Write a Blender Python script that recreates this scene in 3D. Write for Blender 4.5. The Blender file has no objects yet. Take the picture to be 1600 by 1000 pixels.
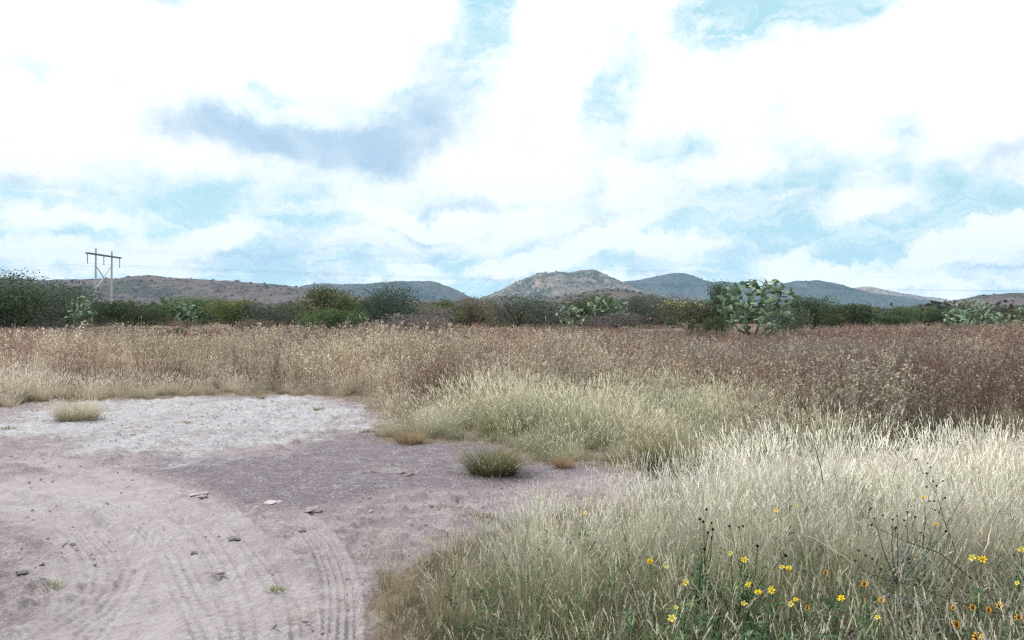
import bpy, math, random
import numpy as np
from mathutils import Vector, Matrix, Euler

random.seed(7)
RS = np.random.RandomState(11)
C = bpy.context.scene.collection
PI = math.pi
CAMH = 1.6
F = 1232.0          # focal length in photo pixels (1600 wide)
YH = 485.0          # horizon row

# ------------------------------------------------------------------ camera
scn = bpy.context.scene
cam_d = bpy.data.cameras.new('camera')
cam = bpy.data.objects.new('camera', cam_d)
C.objects.link(cam)
cam.location = (0, 0, CAMH)
cam.rotation_euler = (math.radians(90), 0, 0)
cam_d.sensor_width = 36.0
cam_d.lens = 36.0 * F / 1600.0
cam_d.shift_y = -(500 - YH) / 1600.0
cam_d.clip_start = 0.05
cam_d.clip_end = 30000
scn.camera = cam
scn.render.engine = 'CYCLES'
scn.cycles.max_bounces = 5
scn.cycles.diffuse_bounces = 3
scn.cycles.glossy_bounces = 1
scn.cycles.transmission_bounces = 3
scn.cycles.transparent_max_bounces = 8
scn.cycles.volume_bounces = 0
scn.cycles.use_denoising = False
scn.cycles.filter_width = 1.3
scn.view_settings.view_transform = 'Standard'
scn.view_settings.look = 'None'
scn.view_settings.exposure = 0.0
scn.view_settings.gamma = 1.0
scn.render.resolution_x = 1024
scn.render.resolution_y = 640

SUN_AZ = -62.0      # degrees from +Y towards +X (negative: to the left)
SUN_EL = 50.0

# ------------------------------------------------------------------ node helpers
class NT:
    """tiny wrapper that turns arithmetic into shader nodes"""
    def __init__(self, tree):
        self.t = tree; self.n = tree.nodes; self.l = tree.links
    def put(self, sock, v):
        if isinstance(v, bpy.types.NodeSocket): self.l.new(v, sock)
        elif v is not None: sock.default_value = v
    def m(self, op, a, b=None, c=None, clamp=False):
        n = self.n.new('ShaderNodeMath'); n.operation = op; n.use_clamp = clamp
        self.put(n.inputs[0], a)
        if b is not None: self.put(n.inputs[1], b)
        if c is not None: self.put(n.inputs[2], c)
        return n.outputs[0]
    def mix(self, f, a, b, blend='MIX'):
        n = self.n.new('ShaderNodeMix'); n.data_type = 'RGBA'; n.blend_type = blend
        self.put(n.inputs[0], f)
        for s, v in ((n.inputs[6], a), (n.inputs[7], b)):
            if isinstance(v, tuple) and len(v) == 3: v = v + (1,)
            self.put(s, v)
        return n.outputs[2]
    def noise(self, vec, scale, detail=4, rough=0.55, dist=0.0, dim='3D', color=False):
        n = self.n.new('ShaderNodeTexNoise'); n.noise_dimensions = dim
        if vec is not None: self.l.new(vec, n.inputs['Vector'])
        n.inputs['Scale'].default_value = scale; n.inputs['Detail'].default_value = detail
        n.inputs['Roughness'].default_value = rough; n.inputs['Distortion'].default_value = dist
        return n.outputs['Color'] if color else n.outputs['Fac']
    def ss(self, v, lo, hi):
        n = self.n.new('ShaderNodeMapRange'); n.interpolation_type = 'SMOOTHSTEP'; n.clamp = True
        self.put(n.inputs['Value'], v); self.put(n.inputs['From Min'], lo); self.put(n.inputs['From Max'], hi)
        return n.outputs['Result']
    def comb(self, x, y, z):
        n = self.n.new('ShaderNodeCombineXYZ')
        for i, v in enumerate((x, y, z)): self.put(n.inputs[i], v)
        return n.outputs[0]
    def sep(self, v):
        n = self.n.new('ShaderNodeSeparateXYZ'); self.l.new(v, n.inputs[0]); return n.outputs
    def attr(self, name, typ='GEOMETRY', out='Fac'):
        n = self.n.new('ShaderNodeAttribute'); n.attribute_name = name; n.attribute_type = typ
        return n.outputs[out]
    def bump(self, h, strength, dist, normal=None):
        n = self.n.new('ShaderNodeBump'); n.inputs['Strength'].default_value = strength
        n.inputs['Distance'].default_value = dist
        self.l.new(h, n.inputs['Height'])
        if normal is not None: self.l.new(normal, n.inputs['Normal'])
        return n.outputs[0]

def srgb(r, g, b):
    def f(c):
        c /= 255.0
        return c / 12.92 if c <= 0.04045 else ((c + 0.055) / 1.055) ** 2.4
    return (f(r), f(g), f(b))

# ------------------------------------------------------------------ world: Nishita sky with clouds
world = bpy.data.worlds.new('World'); scn.world = world; world.use_nodes = True
w = NT(world.node_tree)
for n in list(w.n): w.n.remove(n)
wo = w.n.new('ShaderNodeOutputWorld'); bg = w.n.new('ShaderNodeBackground')
w.l.new(bg.outputs[0], wo.inputs[0]); bg.inputs[1].default_value = 0.1
sky = w.n.new('ShaderNodeTexSky'); sky.sky_type = 'NISHITA'; sky.sun_disc = False
sky.sun_elevation = math.radians(SUN_EL); sky.sun_rotation = math.radians(SUN_AZ)
sky.air_density = 1.0; sky.dust_density = 1.5; sky.ozone_density = 1.0
tc = w.n.new('ShaderNodeTexCoord'); gen = tc.outputs['Generated']
sx, sy, sz = w.sep(gen)[0:3]
az = w.m('ARCTAN2', sx, sy)
el = w.m('ARCSINE', sz)
# cloud edges are broken up by warping the direction with noise
wn = w.n.new('ShaderNodeTexNoise'); w.l.new(gen, wn.inputs['Vector'])
wn.inputs['Scale'].default_value = 6.0; wn.inputs['Detail'].default_value = 9; wn.inputs['Roughness'].default_value = 0.68
wr, wg, wb = w.sep(wn.outputs['Color'])[0:3]
azw = w.m('ADD', az, w.m('MULTIPLY', w.m('SUBTRACT', wr, 0.5), 0.17))
elw = w.m('ADD', el, w.m('MULTIPLY', w.m('SUBTRACT', wg, 0.5), 0.12))

def direction_of(px, py):
    x = (px - 800) / F; z = (YH - py) / F
    return math.atan2(x, 1), math.asin(z / math.sqrt(x * x + 1 + z * z))

def blob(px, py, rx, ry, rot=0, warp=True):
    a0, e0 = direction_of(px, py)
    c = math.cos(a0)
    rx = rx / F * c * c; ry = ry / F * c
    ua = w.m('SUBTRACT', azw if warp else az, a0); ue = w.m('SUBTRACT', elw if warp else el, e0)
    cr, sr = math.cos(math.radians(rot)), math.sin(math.radians(rot))
    p = w.m('ADD', w.m('MULTIPLY', ua, cr / rx), w.m('MULTIPLY', ue, sr / rx))
    q = w.m('ADD', w.m('MULTIPLY', ua, -sr / ry), w.m('MULTIPLY', ue, cr / ry))
    r = w.m('ADD', w.m('MULTIPLY', p, p), w.m('MULTIPLY', q, q))
    return w.m('EXPONENT', w.m('MULTIPLY', r, -0.7))

def total(items):
    acc = None
    for amp, a in items:
        b = w.m('MULTIPLY', blob(*a), amp)
        acc = b if acc is None else w.m('ADD', acc, b)
    return acc

gaps = total([(.5, (560, 175, 150, 45, 20)), (.35, (330, 175, 120, 26)), (1.1, (760, 5, 45, 45)), (1.5, (1180, 5, 130, 42)), (1.0, (1290, -10, 90, 35)), (.7, (1100, 40, 45, 45)), (.75, (960, 130, 40, 90, -20)),
              (.7, (1045, 232, 70, 26)), (.42, (1210, 290, 190, 30, 12)), (.34, (1440, 300, 240, 44, 3)), (.55, (1425, 190, 34, 24)),
              (.55, (20, 335, 50, 34)), (.45, (400, 290, 170, 26)), (.28, (100, 115, 110, 18)), (.6, (250, -4, 90, 22)), (.35, (420, 140, 60, 12)),
              (.5, (700, 130, 50, 60, 35)), (.5, (1400, 365, 190, 26)), (.45, (300, 330, 110, 22)), (.4, (1200, 195, 40, 40, 40)), (.35, (810, 200, 24, 18)),
              (.6, (1150, 360, 120, 20)), (.45, (540, 345, 120, 18))])
greys = total([(1.25, (325, 200, 92, 24, -6)), (1.0, (470, 222, 90, 20, -8)), (1.3, (580, 230, 120, 26, 10)), (1.1, (655, 180, 62, 42, 35)), (.3, (700, 95, 40, 60, -10)),
               (.75, (700, 318, 100, 10, 3)), (.85, (1580, 238, 70, 20, 14)), (.8, (22, 280, 32, 13)), (.55, (275, 2, 70, 12)),
               (.55, (560, 395, 190, 16, 2)), (.5, (330, 405, 130, 13)), (.5, (870, 380, 80, 14, 15)), (.4, (1240, 308, 40, 7)), (.45, (1500, 415, 160, 14)),
               (.4, (1130, 405, 110, 14)), (.35, (440, 430, 240, 9)), (.4, (1320, 390, 90, 11)), (.3, (650, 365, 110, 10)), (.3, (150, 390, 90, 14))])
puffs = total([(1.2, (330, 372, 48, 20, 18)), (.9, (232, 390, 40, 22)), (1.2, (905, 398, 62, 15, 24)), (.9, (820, 416, 40, 9)), (1.3, (1470, 385, 90, 20, 22)), (1.0, (1430, 380, 26, 18)),
               (1.0, (1560, 345, 70, 20, 20)), (1.0, (1250, 398, 46, 20, 25)), (.8, (1310, 415, 28, 10)), (.9, (1060, 385, 80, 16, 8)), (.7, (640, 340, 90, 14)), (.8, (1350, 330, 60, 20, 5)),
               (.6, (60, 350, 70, 20)), (.8, (1000, 30, 36, 34)), (.8, (1125, 38, 16, 16)), (.7, (120, 410, 80, 16)), (.6, (800, 415, 60, 10)), (.6, (1440, 436, 100, 8))])
vst = w.comb(w.m('MULTIPLY', azw, 3.2), w.m('MULTIPLY', elw, 11.0), 3.7)
streak = w.noise(vst, 1.6, 6, 0.55)
streak2 = w.noise(vst, 4.1, 6, 0.6, 0.6)
fine = w.noise(gen, 16.0, 6, 0.62)
low = w.ss(el, 0.20, 0.01)                              # clouds flatten into streaks low over the land
gapn = w.m('ADD', w.m('ADD', gaps, w.m('MULTIPLY', low, w.m('MULTIPLY', w.m('SUBTRACT', streak, 0.46), 5.2))),
           w.m('MULTIPLY', w.m('SUBTRACT', fine, 0.5), 1.5))
gapn = w.m('ADD', w.m('SUBTRACT', gapn, puffs), w.m('MULTIPLY', low, 0.50))
mott = w.noise(gen, 11.0, 7, 0.55, 0.6)
mott2 = w.noise(vst, 2.3, 7, 0.62, 1.0)
gapf = w.m('MULTIPLY', w.ss(gapn, 0.06, 0.95), w.m('ADD', 0.42, w.m('MULTIPLY', w.ss(mott2, 0.36, 0.60), 0.65)), clamp=True)
gryn = w.m('ADD', w.m('ADD', greys, w.m('MULTIPLY', low, w.m('MULTIPLY', w.m('SUBTRACT', streak2, 0.46), 4.2))),
           w.m('MULTIPLY', w.m('SUBTRACT', fine, 0.5), 1.0))
gryn = w.m('ADD', w.m('SUBTRACT', gryn, w.m('MULTIPLY', puffs, 1.1)), w.m('MULTIPLY', low, 0.07))
gryf = w.m('MULTIPLY', w.ss(gryn, 0.04, 1.4), w.m('ADD', 0.62, w.m('MULTIPLY', w.ss(mott, 0.30, 0.62), 0.42)), clamp=True)
# thin high cloud veils the blue of the sky
veil = w.mix(0.78, sky.outputs[0], (6.0, 9.8, 10.7))
col = w.mix(gapf, (12.2, 12.4, 12.45), veil)
col = w.mix(gryf, col, (5.2, 7.2, 9.0))
col = w.mix(w.ss(el, 0.16, 0.0), col, (1.22, 1.25, 1.25), 'MULTIPLY')
grd = w.ss(sz, -0.02, 0.0)
col = w.mix(grd, (3.0, 2.9, 3.0), col)
w.l.new(col, bg.inputs[0])

# ------------------------------------------------------------------ sun
sd = bpy.data.lights.new('sun', 'SUN'); sd.energy = 3.6; sd.angle = math.radians(3); sd.color = (1.0, 0.95, 0.88)
sun = bpy.data.objects.new('sun', sd); C.objects.link(sun)
a, e = math.radians(SUN_AZ), math.radians(SUN_EL)
sdir = Vector((math.sin(a) * math.cos(e), math.cos(a) * math.cos(e), math.sin(e)))
sun.rotation_euler = (-sdir).to_track_quat('-Z', 'Y').to_euler()
sun.location = sdir * 50

# ------------------------------------------------------------------ general helpers
def tag(o, label=None, cat=None, group=None, kind=None):
    if label: o['label'] = label
    if cat: o['category'] = cat
    if group: o['group'] = group
    if kind: o['kind'] = kind
    return o

def empty(name, loc=(0, 0, 0), rz=0.0):
    o = bpy.data.objects.new(name, None); C.objects.link(o)
    o.location = loc; o.rotation_euler = (0, 0, rz); o.empty_display_size = 0.2
    return o

def link(name, me, parent=None, loc=None):
    o = bpy.data.objects.new(name, me); C.objects.link(o)
    if parent is not None: o.parent = parent
    if loc is not None: o.location = loc
    return o

def copy_thing(root, loc, rz=0.0, scale=(1, 1, 1)):
    r = root.copy(); C.objects.link(r)
    r.location = loc; r.rotation_euler = (0, 0, rz); r.scale = scale
    for ch in list(root.children):
        c = ch.copy(); C.objects.link(c); c.parent = r
        for g in ch.children:
            d = g.copy(); C.objects.link(d); d.parent = c
    return r

def hash2(ix, iy, seed):
    h = (ix.astype(np.int64) * 374761393 + iy.astype(np.int64) * 668265263 + seed * 1442695041) & 0xffffffff
    h = ((h ^ (h >> 13)) * 1274126177) & 0xffffffff
    return ((h ^ (h >> 16)) & 0xffff) / 65535.0

def vnoise(x, y, seed=0):
    x = np.asarray(x, float); y = np.asarray(y, float)
    ix = np.floor(x); iy = np.floor(y); fx = x - ix; fy = y - iy
    fx = fx * fx * (3 - 2 * fx); fy = fy * fy * (3 - 2 * fy)
    a = hash2(ix, iy, seed); b = hash2(ix + 1, iy, seed); c = hash2(ix, iy + 1, seed); d = hash2(ix + 1, iy + 1, seed)
    return (a * (1 - fx) + b * fx) * (1 - fy) + (c * (1 - fx) + d * fx) * fy

def fbm(x, y, octs=4, seed=0, rough=0.5):
    x = np.asarray(x, float); y = np.asarray(y, float)
    s = np.zeros(np.broadcast(x, y).shape); a = 1.0; t = 0.0
    for i in range(octs):
        s = s + a * vnoise(x, y, seed + i * 17); t += a; a *= rough; x = x * 2.03 + 5.1; y = y * 2.03 + 1.7
    return s / t - 0.5

def G(px, py, h=0.0):
    """the place on the ground (or h above it) that the photo shows at px, py"""
    d = (CAMH - h) * F / (py - YH)
    return ((px - 800) / F * d, d)

def sdpoly(x, y, poly):
    """signed distance in metres to a polygon, positive inside"""
    x = np.asarray(x, float); y = np.asarray(y, float)
    best = np.full(x.shape, 1e9); inside = np.zeros(x.shape, bool)
    n = len(poly)
    for i in range(n):
        x0, y0 = poly[i]; x1, y1 = poly[(i + 1) % n]
        dx, dy = x1 - x0, y1 - y0
        t = np.clip(((x - x0) * dx + (y - y0) * dy) / (dx * dx + dy * dy + 1e-12), 0, 1)
        best = np.minimum(best, (x - x0 - t * dx) ** 2 + (y - y0 - t * dy) ** 2)
        cond = ((y0 > y) != (y1 > y)) & (x < (x1 - x0) * (y - y0) / (y1 - y0 + 1e-15) + x0)
        inside ^= cond
    d = np.sqrt(best)
    return np.where(inside, d, -d)

def smooth01(v, lo, hi):
    t = np.clip((np.asarray(v, float) - lo) / (hi - lo), 0, 1)
    return t * t * (3 - 2 * t)

def relief(x, y):
    """large soft undulation of the land"""
    r = np.hypot(x, y)
    far = smooth01(r, 9, 60)
    z = 0.06 * fbm(x / 2.7, y / 2.7, 3, 5) * smooth01(r, 1.5, 4)
    z = z + far * 0.5 * fbm(x / 23.0, y / 23.0, 3, 9)
    z = z + smooth01(r, 150, 900) * 2.0 * fbm(x / 180.0, y / 180.0, 3, 21)
    return z

def gz(x, y):
    return float(relief(np.array([x]), np.array([y]))[0])

POLY = {}
POLY['salt'] = [G(*p) for p in [(-320, 672), (0, 654), (60, 640), (170, 628), (300, 621), (420, 619), (540, 624), (580, 638), (597, 658), (560, 672),
                                (505, 680), (468, 690), (442, 706), (400, 713), (330, 710), (300, 722), (250, 706), (190, 722), (110, 700), (40, 688), (-320, 705)]]
POLY['dark'] = [G(*p) for p in [(610, 655), (560, 672), (505, 682), (468, 692), (442, 708), (330, 714), (235, 712), (205, 735), (270, 752), (320, 775), (380, 800),
                                (470, 800), (560, 790), (640, 770), (760, 772), (930, 745), (1060, 735), (1060, 715), (820, 690), (720, 680), (640, 672)]]
POLY['track'] = [G(*p) for p in [(-400, 742), (0, 752), (150, 750), (250, 772), (330, 812), (390, 860), (440, 930), (490, 1000), (520, 1150), (500, 1500),
                                 (-500, 1500), (-100, 1080), (60, 1000), (135, 935), (150, 890), (110, 830), (20, 785), (-400, 775)]]
FG = [G(*p) for p in [(530, 1080), (560, 980), (590, 915), (640, 880), (730, 842), (820, 812), (930, 792), (1020, 782), (1130, 768), (1300, 752), (1500, 742)]] + \
     [(9.0, 8.0), (13, 7.9), (13, 1.2), (-0.35, 1.2)]
MID = [G(*p) for p in [(590, 655), (600, 688), (660, 692), (720, 688), (790, 694), (835, 722), (920, 722), (1000, 738), (1080, 738), (1150, 722), (1300, 715)]] + \
      [(7.5, 11.0), (3.0, 13.6), (-0.3, 13.9), (-1.7, 13.2)]
BARE = [G(*p) for p in [(-900, 640), (0, 638), (90, 626), (200, 625), (300, 619), (420, 617), (520, 620), (575, 632), (600, 655), (605, 690), (660, 694), (720, 690), (790, 696),
                        (835, 724), (920, 724), (1000, 740), (1080, 740), (1300, 722)]] + [(9.5, 8.6), (14, 8.5), (14, -3), (-14, -3), (-22, 6)]

TRACKS = [([(425, 785), (470, 812), (505, 850), (525, 890), (533, 940), (530, 1000), (520, 1080)], 0.085, 4, .010),
          ([(60, 790), (120, 815), (155, 850), (174, 882), (172, 910), (150, 940), (100, 975), (50, 1010), (-20, 1060)], 0.13, 4, .016),
          ([(90, 748), (200, 762), (270, 790), (325, 835), (350, 875), (372, 925), (385, 985), (380, 1060)], 0.10, 3, .010),
          ([(60, 765), (150, 785), (215, 815), (262, 860), (280, 915), (330, 990), (345, 1080)], 0.07, 2, .009),
          ([(250, 752), (330, 782), (395, 838), (440, 890), (470, 940), (480, 1030)], 0.06, 2, .008),
          ([(240, 800), (225, 860), (190, 930), (130, 1000), (100, 1060)], 0.06, 2, .008),
          ([(-80, 752), (60, 756), (200, 780), (300, 822), (365, 880), (405, 950), (430, 1060)], 0.26, 0, .012),
          ([(-120, 775), (0, 786), (90, 812), (150, 850), (185, 900), (190, 960), (175, 1060)], 0.20, 0, .012),
          ([(-60, 722), (40, 716), (130, 735), (200, 752), (290, 778)], 0.14, 2, .010),
          ([(-60, 880), (30, 870), (90, 890), (120, 930), (110, 990)], 0.07, 2, .007)]

def resample(pts, step=0.12):
    p = np.array(pts, float)
    # smooth with Chaikin
    for _ in range(2):
        q = [p[0]]
        for i in range(len(p) - 1):
            q.append(p[i] * .75 + p[i + 1] * .25); q.append(p[i] * .25 + p[i + 1] * .75)
        q.append(p[-1]); p = np.array(q)
    return p

def track_relief(x, y):
    z = np.zeros(x.shape); used = np.zeros(x.shape)
    sel = np.where((y > 2.0) & (y < 14) & (np.abs(x) < 12))[0]
    xs, ys = x[sel], y[sel]
    for pts, hw, ng, dep in TRACKS:
        p = resample([G(*q) for q in pts])
        best = np.full(xs.shape, 1e9); side = np.zeros(xs.shape); arc = np.zeros(xs.shape)
        s0 = 0.0
        for i in range(len(p) - 1):
            d = p[i + 1] - p[i]; L = math.hypot(*d)
            if L < 1e-6: continue
            t = np.clip(((xs - p[i][0]) * d[0] + (ys - p[i][1]) * d[1]) / (L * L), 0, 1)
            ex = xs - p[i][0] - t * d[0]; ey = ys - p[i][1] - t * d[1]
            dd = ex * ex + ey * ey
            m = dd < best
            best = np.where(m, dd, best)
            side = np.where(m, np.sign(d[0] * ey - d[1] * ex), side)
            arc = np.where(m, s0 + t * L, arc)
            s0 += L
        u = np.sqrt(best) * side / hw
        core = 1 - smooth01(np.abs(u), .85, 1.15)
        ends = smooth01(arc, 0.0, .7) * (1 - smooth01(arc, s0 - .2, s0))
        wear = 1.5 * np.clip(1.8 * vnoise(xs * 1.6, ys * 1.6, 31) - .1, .5, 1.3) * (.7 + .6 * vnoise(xs * 9, ys * 9, 33))
        prof = -dep * core * (0.55 + 0.45 * np.cos(u * PI * ng)) + dep * .8 * np.exp(-((np.abs(u) - 1.35) / .22) ** 2)
        lug = dep * 0.35 * core * np.cos(arc * 2 * PI / .065 + u * 2.0) * (vnoise(xs * .9, ys * .9, 77) > .35)
        z[sel] += (prof + lug) * ends * wear
        used[sel] = np.maximum(used[sel], (1 - smooth01(np.abs(u), .9, 1.9)) * ends)
    return z, used

# ------------------------------------------------------------------ the ground: one sheet to the horizon
def build_ground():
    azs = np.concatenate([np.linspace(-40, 40, 900), np.linspace(40, 320, 74)[1:-1]])
    azs = np.radians(azs)
    rows = np.linspace(1 / 2.2, 1 / 40.0, 540)
    rad = np.concatenate([[0.25, .6, 1.0, 1.4, 1.8], 1 / rows, np.geomspace(42, 5300, 70)])
    A, R = np.meshgrid(azs, rad)
    X = (np.sin(A) * R).ravel(); Y = (np.cos(A) * R).ravel()
    bare = sdpoly(X, Y, BARE) ; bare = np.where(sdpoly(X, Y, FG) > 0, -sdpoly(X, Y, FG), bare)
    track = sdpoly(X, Y, POLY['track']) + .8 * fbm(X * 1.0, Y * 1.0, 4, 3)
    salt = sdpoly(X, Y, POLY['salt']); dark = sdpoly(X, Y, POLY['dark'])
    Z = relief(X, Y)
    near = 1 - smooth01(R.ravel(), 16, 30)
    tz, used = track_relief(X, Y)
    rough = 1 - .5 * smooth01(track, -.2, .5)
    rough = rough * (1 - .6 * used) * (.35 + 1.3 * vnoise(X * .9, Y * .9, 47))
    calm = np.where(dark > 0, .45, 1.0)
    clod = np.maximum(fbm(X * 8, Y * 8, 4, 41, .62), 0) ** 1.2 * .17 + fbm(X * 22, Y * 22, 3, 42) * .022 + fbm(X * 3.1, Y * 3.1, 2, 43) * .05
    Z = Z + near * (clod * rough * calm + fbm(X * 14, Y * 14, 2, 44) * .006 + tz)
    Z = np.append(Z, 0.0); nV = len(X)
    X = np.append(X, 0); Y = np.append(Y, 0)
    nr, na = len(rad), len(azs)
    i = np.arange(nr - 1)[:, None] * na; j = np.arange(na)[None, :]; j2 = (j + 1) % na
    q = np.stack([i + j, i + na + j, i + na + j2, i + j2], -1).reshape(-1, 4)[:, ::-1]
    tri = np.stack([np.full(na, nV), np.arange(na), (np.arange(na) + 1) % na], -1)[:, ::-1]
    me = bpy.data.meshes.new('ground')
    me.vertices.add(len(X)); me.vertices.foreach_set('co', np.stack([X, Y, Z], -1).ravel())
    loops = np.concatenate([q.ravel(), tri.ravel()])
    me.loops.add(len(loops)); me.loops.foreach_set('vertex_index', loops.astype(np.int32))
    tot = np.concatenate([np.full(len(q), 4), np.full(len(tri), 3)])
    st = np.concatenate([[0], np.cumsum(tot)[:-1]])
    me.polygons.add(len(tot)); me.polygons.foreach_set('loop_start', st.astype(np.int32))
    me.update(calc_edges=True)
    me.validate()
    for nm, v in (('bare', bare), ('track', track), ('salt', salt), ('dark', dark), ('used', used)):
        at = me.attributes.new(nm, 'FLOAT', 'POINT')
        at.data.foreach_set('value', np.append(np.clip(v, -50, 50), 0).astype(np.float32))
    me.polygons.foreach_set('use_smooth', np.ones(len(me.polygons), bool))
    # make sure the sheet faces up
    if me.polygons[5000].normal.z < 0: me.flip_normals()
    me.materials.append(ground_mat())
    return tag(link('ground', me), 'bare lavender-grey dirt clearing running out into dry grassland and scrub plain', 'ground', None, 'structure')

def principled(name):
    m = bpy.data.materials.new(name); m.use_nodes = True
    t = NT(m.node_tree); b = m.node_tree.nodes['Principled BSDF']
    b.inputs['Roughness'].default_value = 0.9
    b.inputs['Specular IOR Level'].default_value = 0.15
    return m, t, b

def ground_mat():
    m, t, b = principled('dirt')
    tcn = t.n.new('ShaderNodeTexCoord'); P = tcn.outputs['Object']
    n1 = t.noise(P, 0.9, 6, .6); n2 = t.noise(P, 5.0, 6, .65); n3 = t.noise(P, 38.0, 5, .7); n4 = t.noise(P, 160.0, 3, .7)
    n5 = t.noise(P, 14.0, 5, .7, .8)
    c = t.mix(t.ss(n2, .35, .68), srgb(146, 136, 145), srgb(172, 161, 166))
    c = t.mix(t.m('MULTIPLY', t.ss(n1, .45, .65), .5), c, srgb(168, 148, 150))
    # dark damp soil
    dk = t.ss(t.m('ADD', t.attr('dark'), t.m('MULTIPLY', t.m('SUBTRACT', n2, .5), 1.0)), -.02, .22)
    dcol = t.mix(t.ss(n5, .4, .7), srgb(118, 108, 119), srgb(143, 133, 143))
    c = t.mix(t.m('MULTIPLY', dk, .95), c, dcol)
    # driven, powdery track
    tr = t.ss(t.m('ADD', t.attr('track'), t.m('MULTIPLY', t.m('SUBTRACT', n2, .5), 2.2)), -.35, .7)
    tcol = t.mix(t.ss(n5, .35, .7), srgb(172, 163, 169), srgb(198, 189, 193))
    c = t.mix(t.m('MULTIPLY', tr, .9), c, tcol)
    c = t.mix(t.m('MULTIPLY', t.ss(t.m('ADD', t.attr('used'), t.m('MULTIPLY', t.m('SUBTRACT', n5, .5), 1.0)), .2, 1.15), .42), c, srgb(204, 196, 203))
    # white mineral crust
    sa = t.ss(t.m('ADD', t.m('ADD', t.attr('salt'), t.m('MULTIPLY', t.m('SUBTRACT', n5, .5), 1.6)), t.m('MULTIPLY', t.m('SUBTRACT', n1, .5), 3.6)), -.25, .75)
    sa2 = t.m('MULTIPLY', sa, t.m('ADD', t.m('MULTIPLY', t.ss(t.m('ADD', t.m('MULTIPLY', n1, .6), t.m('MULTIPLY', n2, .6)), .48, .66), .55), .4))
    c = t.mix(sa2, c, t.mix(t.ss(n5, .35, .65), srgb(172, 173, 181), srgb(210, 211, 217)))
    # crust flecks over the rough part
    fl = t.ss(t.m('ADD', n3, t.m('MULTIPLY', n2, .45)), .755, .83)
    c = t.mix(t.m('MULTIPLY', fl, .45), c, srgb(204, 200, 206))
    pit = t.ss(t.m('ADD', n3, t.m('MULTIPLY', n5, .4)), .645, .56)
    c = t.mix(t.m('MULTIPLY', t.m('MULTIPLY', pit, t.m('SUBTRACT', 1.0, t.m('MULTIPLY', t.attr('used'), .75))), .5), c, srgb(104, 95, 103))
    # litter under the vegetation
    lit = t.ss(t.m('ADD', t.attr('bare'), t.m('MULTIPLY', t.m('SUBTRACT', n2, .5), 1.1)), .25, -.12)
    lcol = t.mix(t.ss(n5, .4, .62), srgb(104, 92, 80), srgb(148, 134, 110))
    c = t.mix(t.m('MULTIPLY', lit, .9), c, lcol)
    # open scrub plain far away
    geo = t.n.new('ShaderNodeNewGeometry'); ln = t.n.new('ShaderNodeVectorMath'); ln.operation = 'LENGTH'
    t.l.new(geo.outputs['Position'], ln.inputs[0]); dist = ln.outputs['Value']
    fn = t.noise(P, .03, 6, .65); fcol = t.mix(t.ss(fn, .4, .6), srgb(84, 88, 66), srgb(134, 118, 98))
    c = t.mix(t.ss(dist, 70, 130), c, fcol)
    c = t.mix(t.m('MULTIPLY', t.m('SUBTRACT', n4, .4), .5), c, srgb(205, 196, 196))
    c = t.mix(1.0, c, (.81, .82, .80), 'MULTIPLY')
    t.l.new(c, b.inputs['Base Color'])
    h = t.m('ADD', t.m('MULTIPLY', n3, .55), t.m('ADD', t.m('MULTIPLY', n5, .5), t.m('MULTIPLY', n4, .25)))
    nr = t.bump(h, 1.0, .035)
    t.l.new(nr, b.inputs['Normal'])
    return m

ground = build_ground()

# ------------------------------------------------------------------ hills
def hill_mat(name, green, soil, rock, rockiness, scale):
    m, t, b = principled(name)
    tcn = t.n.new('ShaderNodeTexCoord'); P = tcn.outputs['Object']
    n1 = t.noise(P, .006 * scale, 6, .65, .5); n2 = t.noise(P, .035 * scale, 6, .7); n3 = t.noise(P, .11 * scale, 4, .7)
    mp = t.n.new('ShaderNodeMapping'); mp.inputs['Scale'].default_value = (1, .3, .25); t.l.new(P, mp.inputs[0])
    n4 = t.noise(mp.outputs[0], .03 * scale, 5, .65, 1.2)
    c = t.mix(t.ss(t.m('ADD', t.m('MULTIPLY', n1, .6), t.m('MULTIPLY', n2, .5)), .5, .62), soil, green)
    geo = t.n.new('ShaderNodeNewGeometry'); nz = t.sep(geo.outputs['Normal'])[2]
    steep = t.ss(nz, .93, .62)
    rk = t.m('MULTIPLY', t.ss(n4, .48, .62), t.m('ADD', t.m('MULTIPLY', steep, rockiness), rockiness * .35), clamp=True)
    c = t.mix(rk, c, rock)
    c = t.mix(t.m('MULTIPLY', t.ss(n3, .54, .68), .8), c, green)           # shrubs dotted over the slope
    t.l.new(c, b.inputs['Base Color'])
    t.l.new(t.bump(t.m('ADD', t.m('MULTIPLY', n4, 1.2), n3), .9, 6.0), b.inputs['Normal'])
    return m

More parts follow.
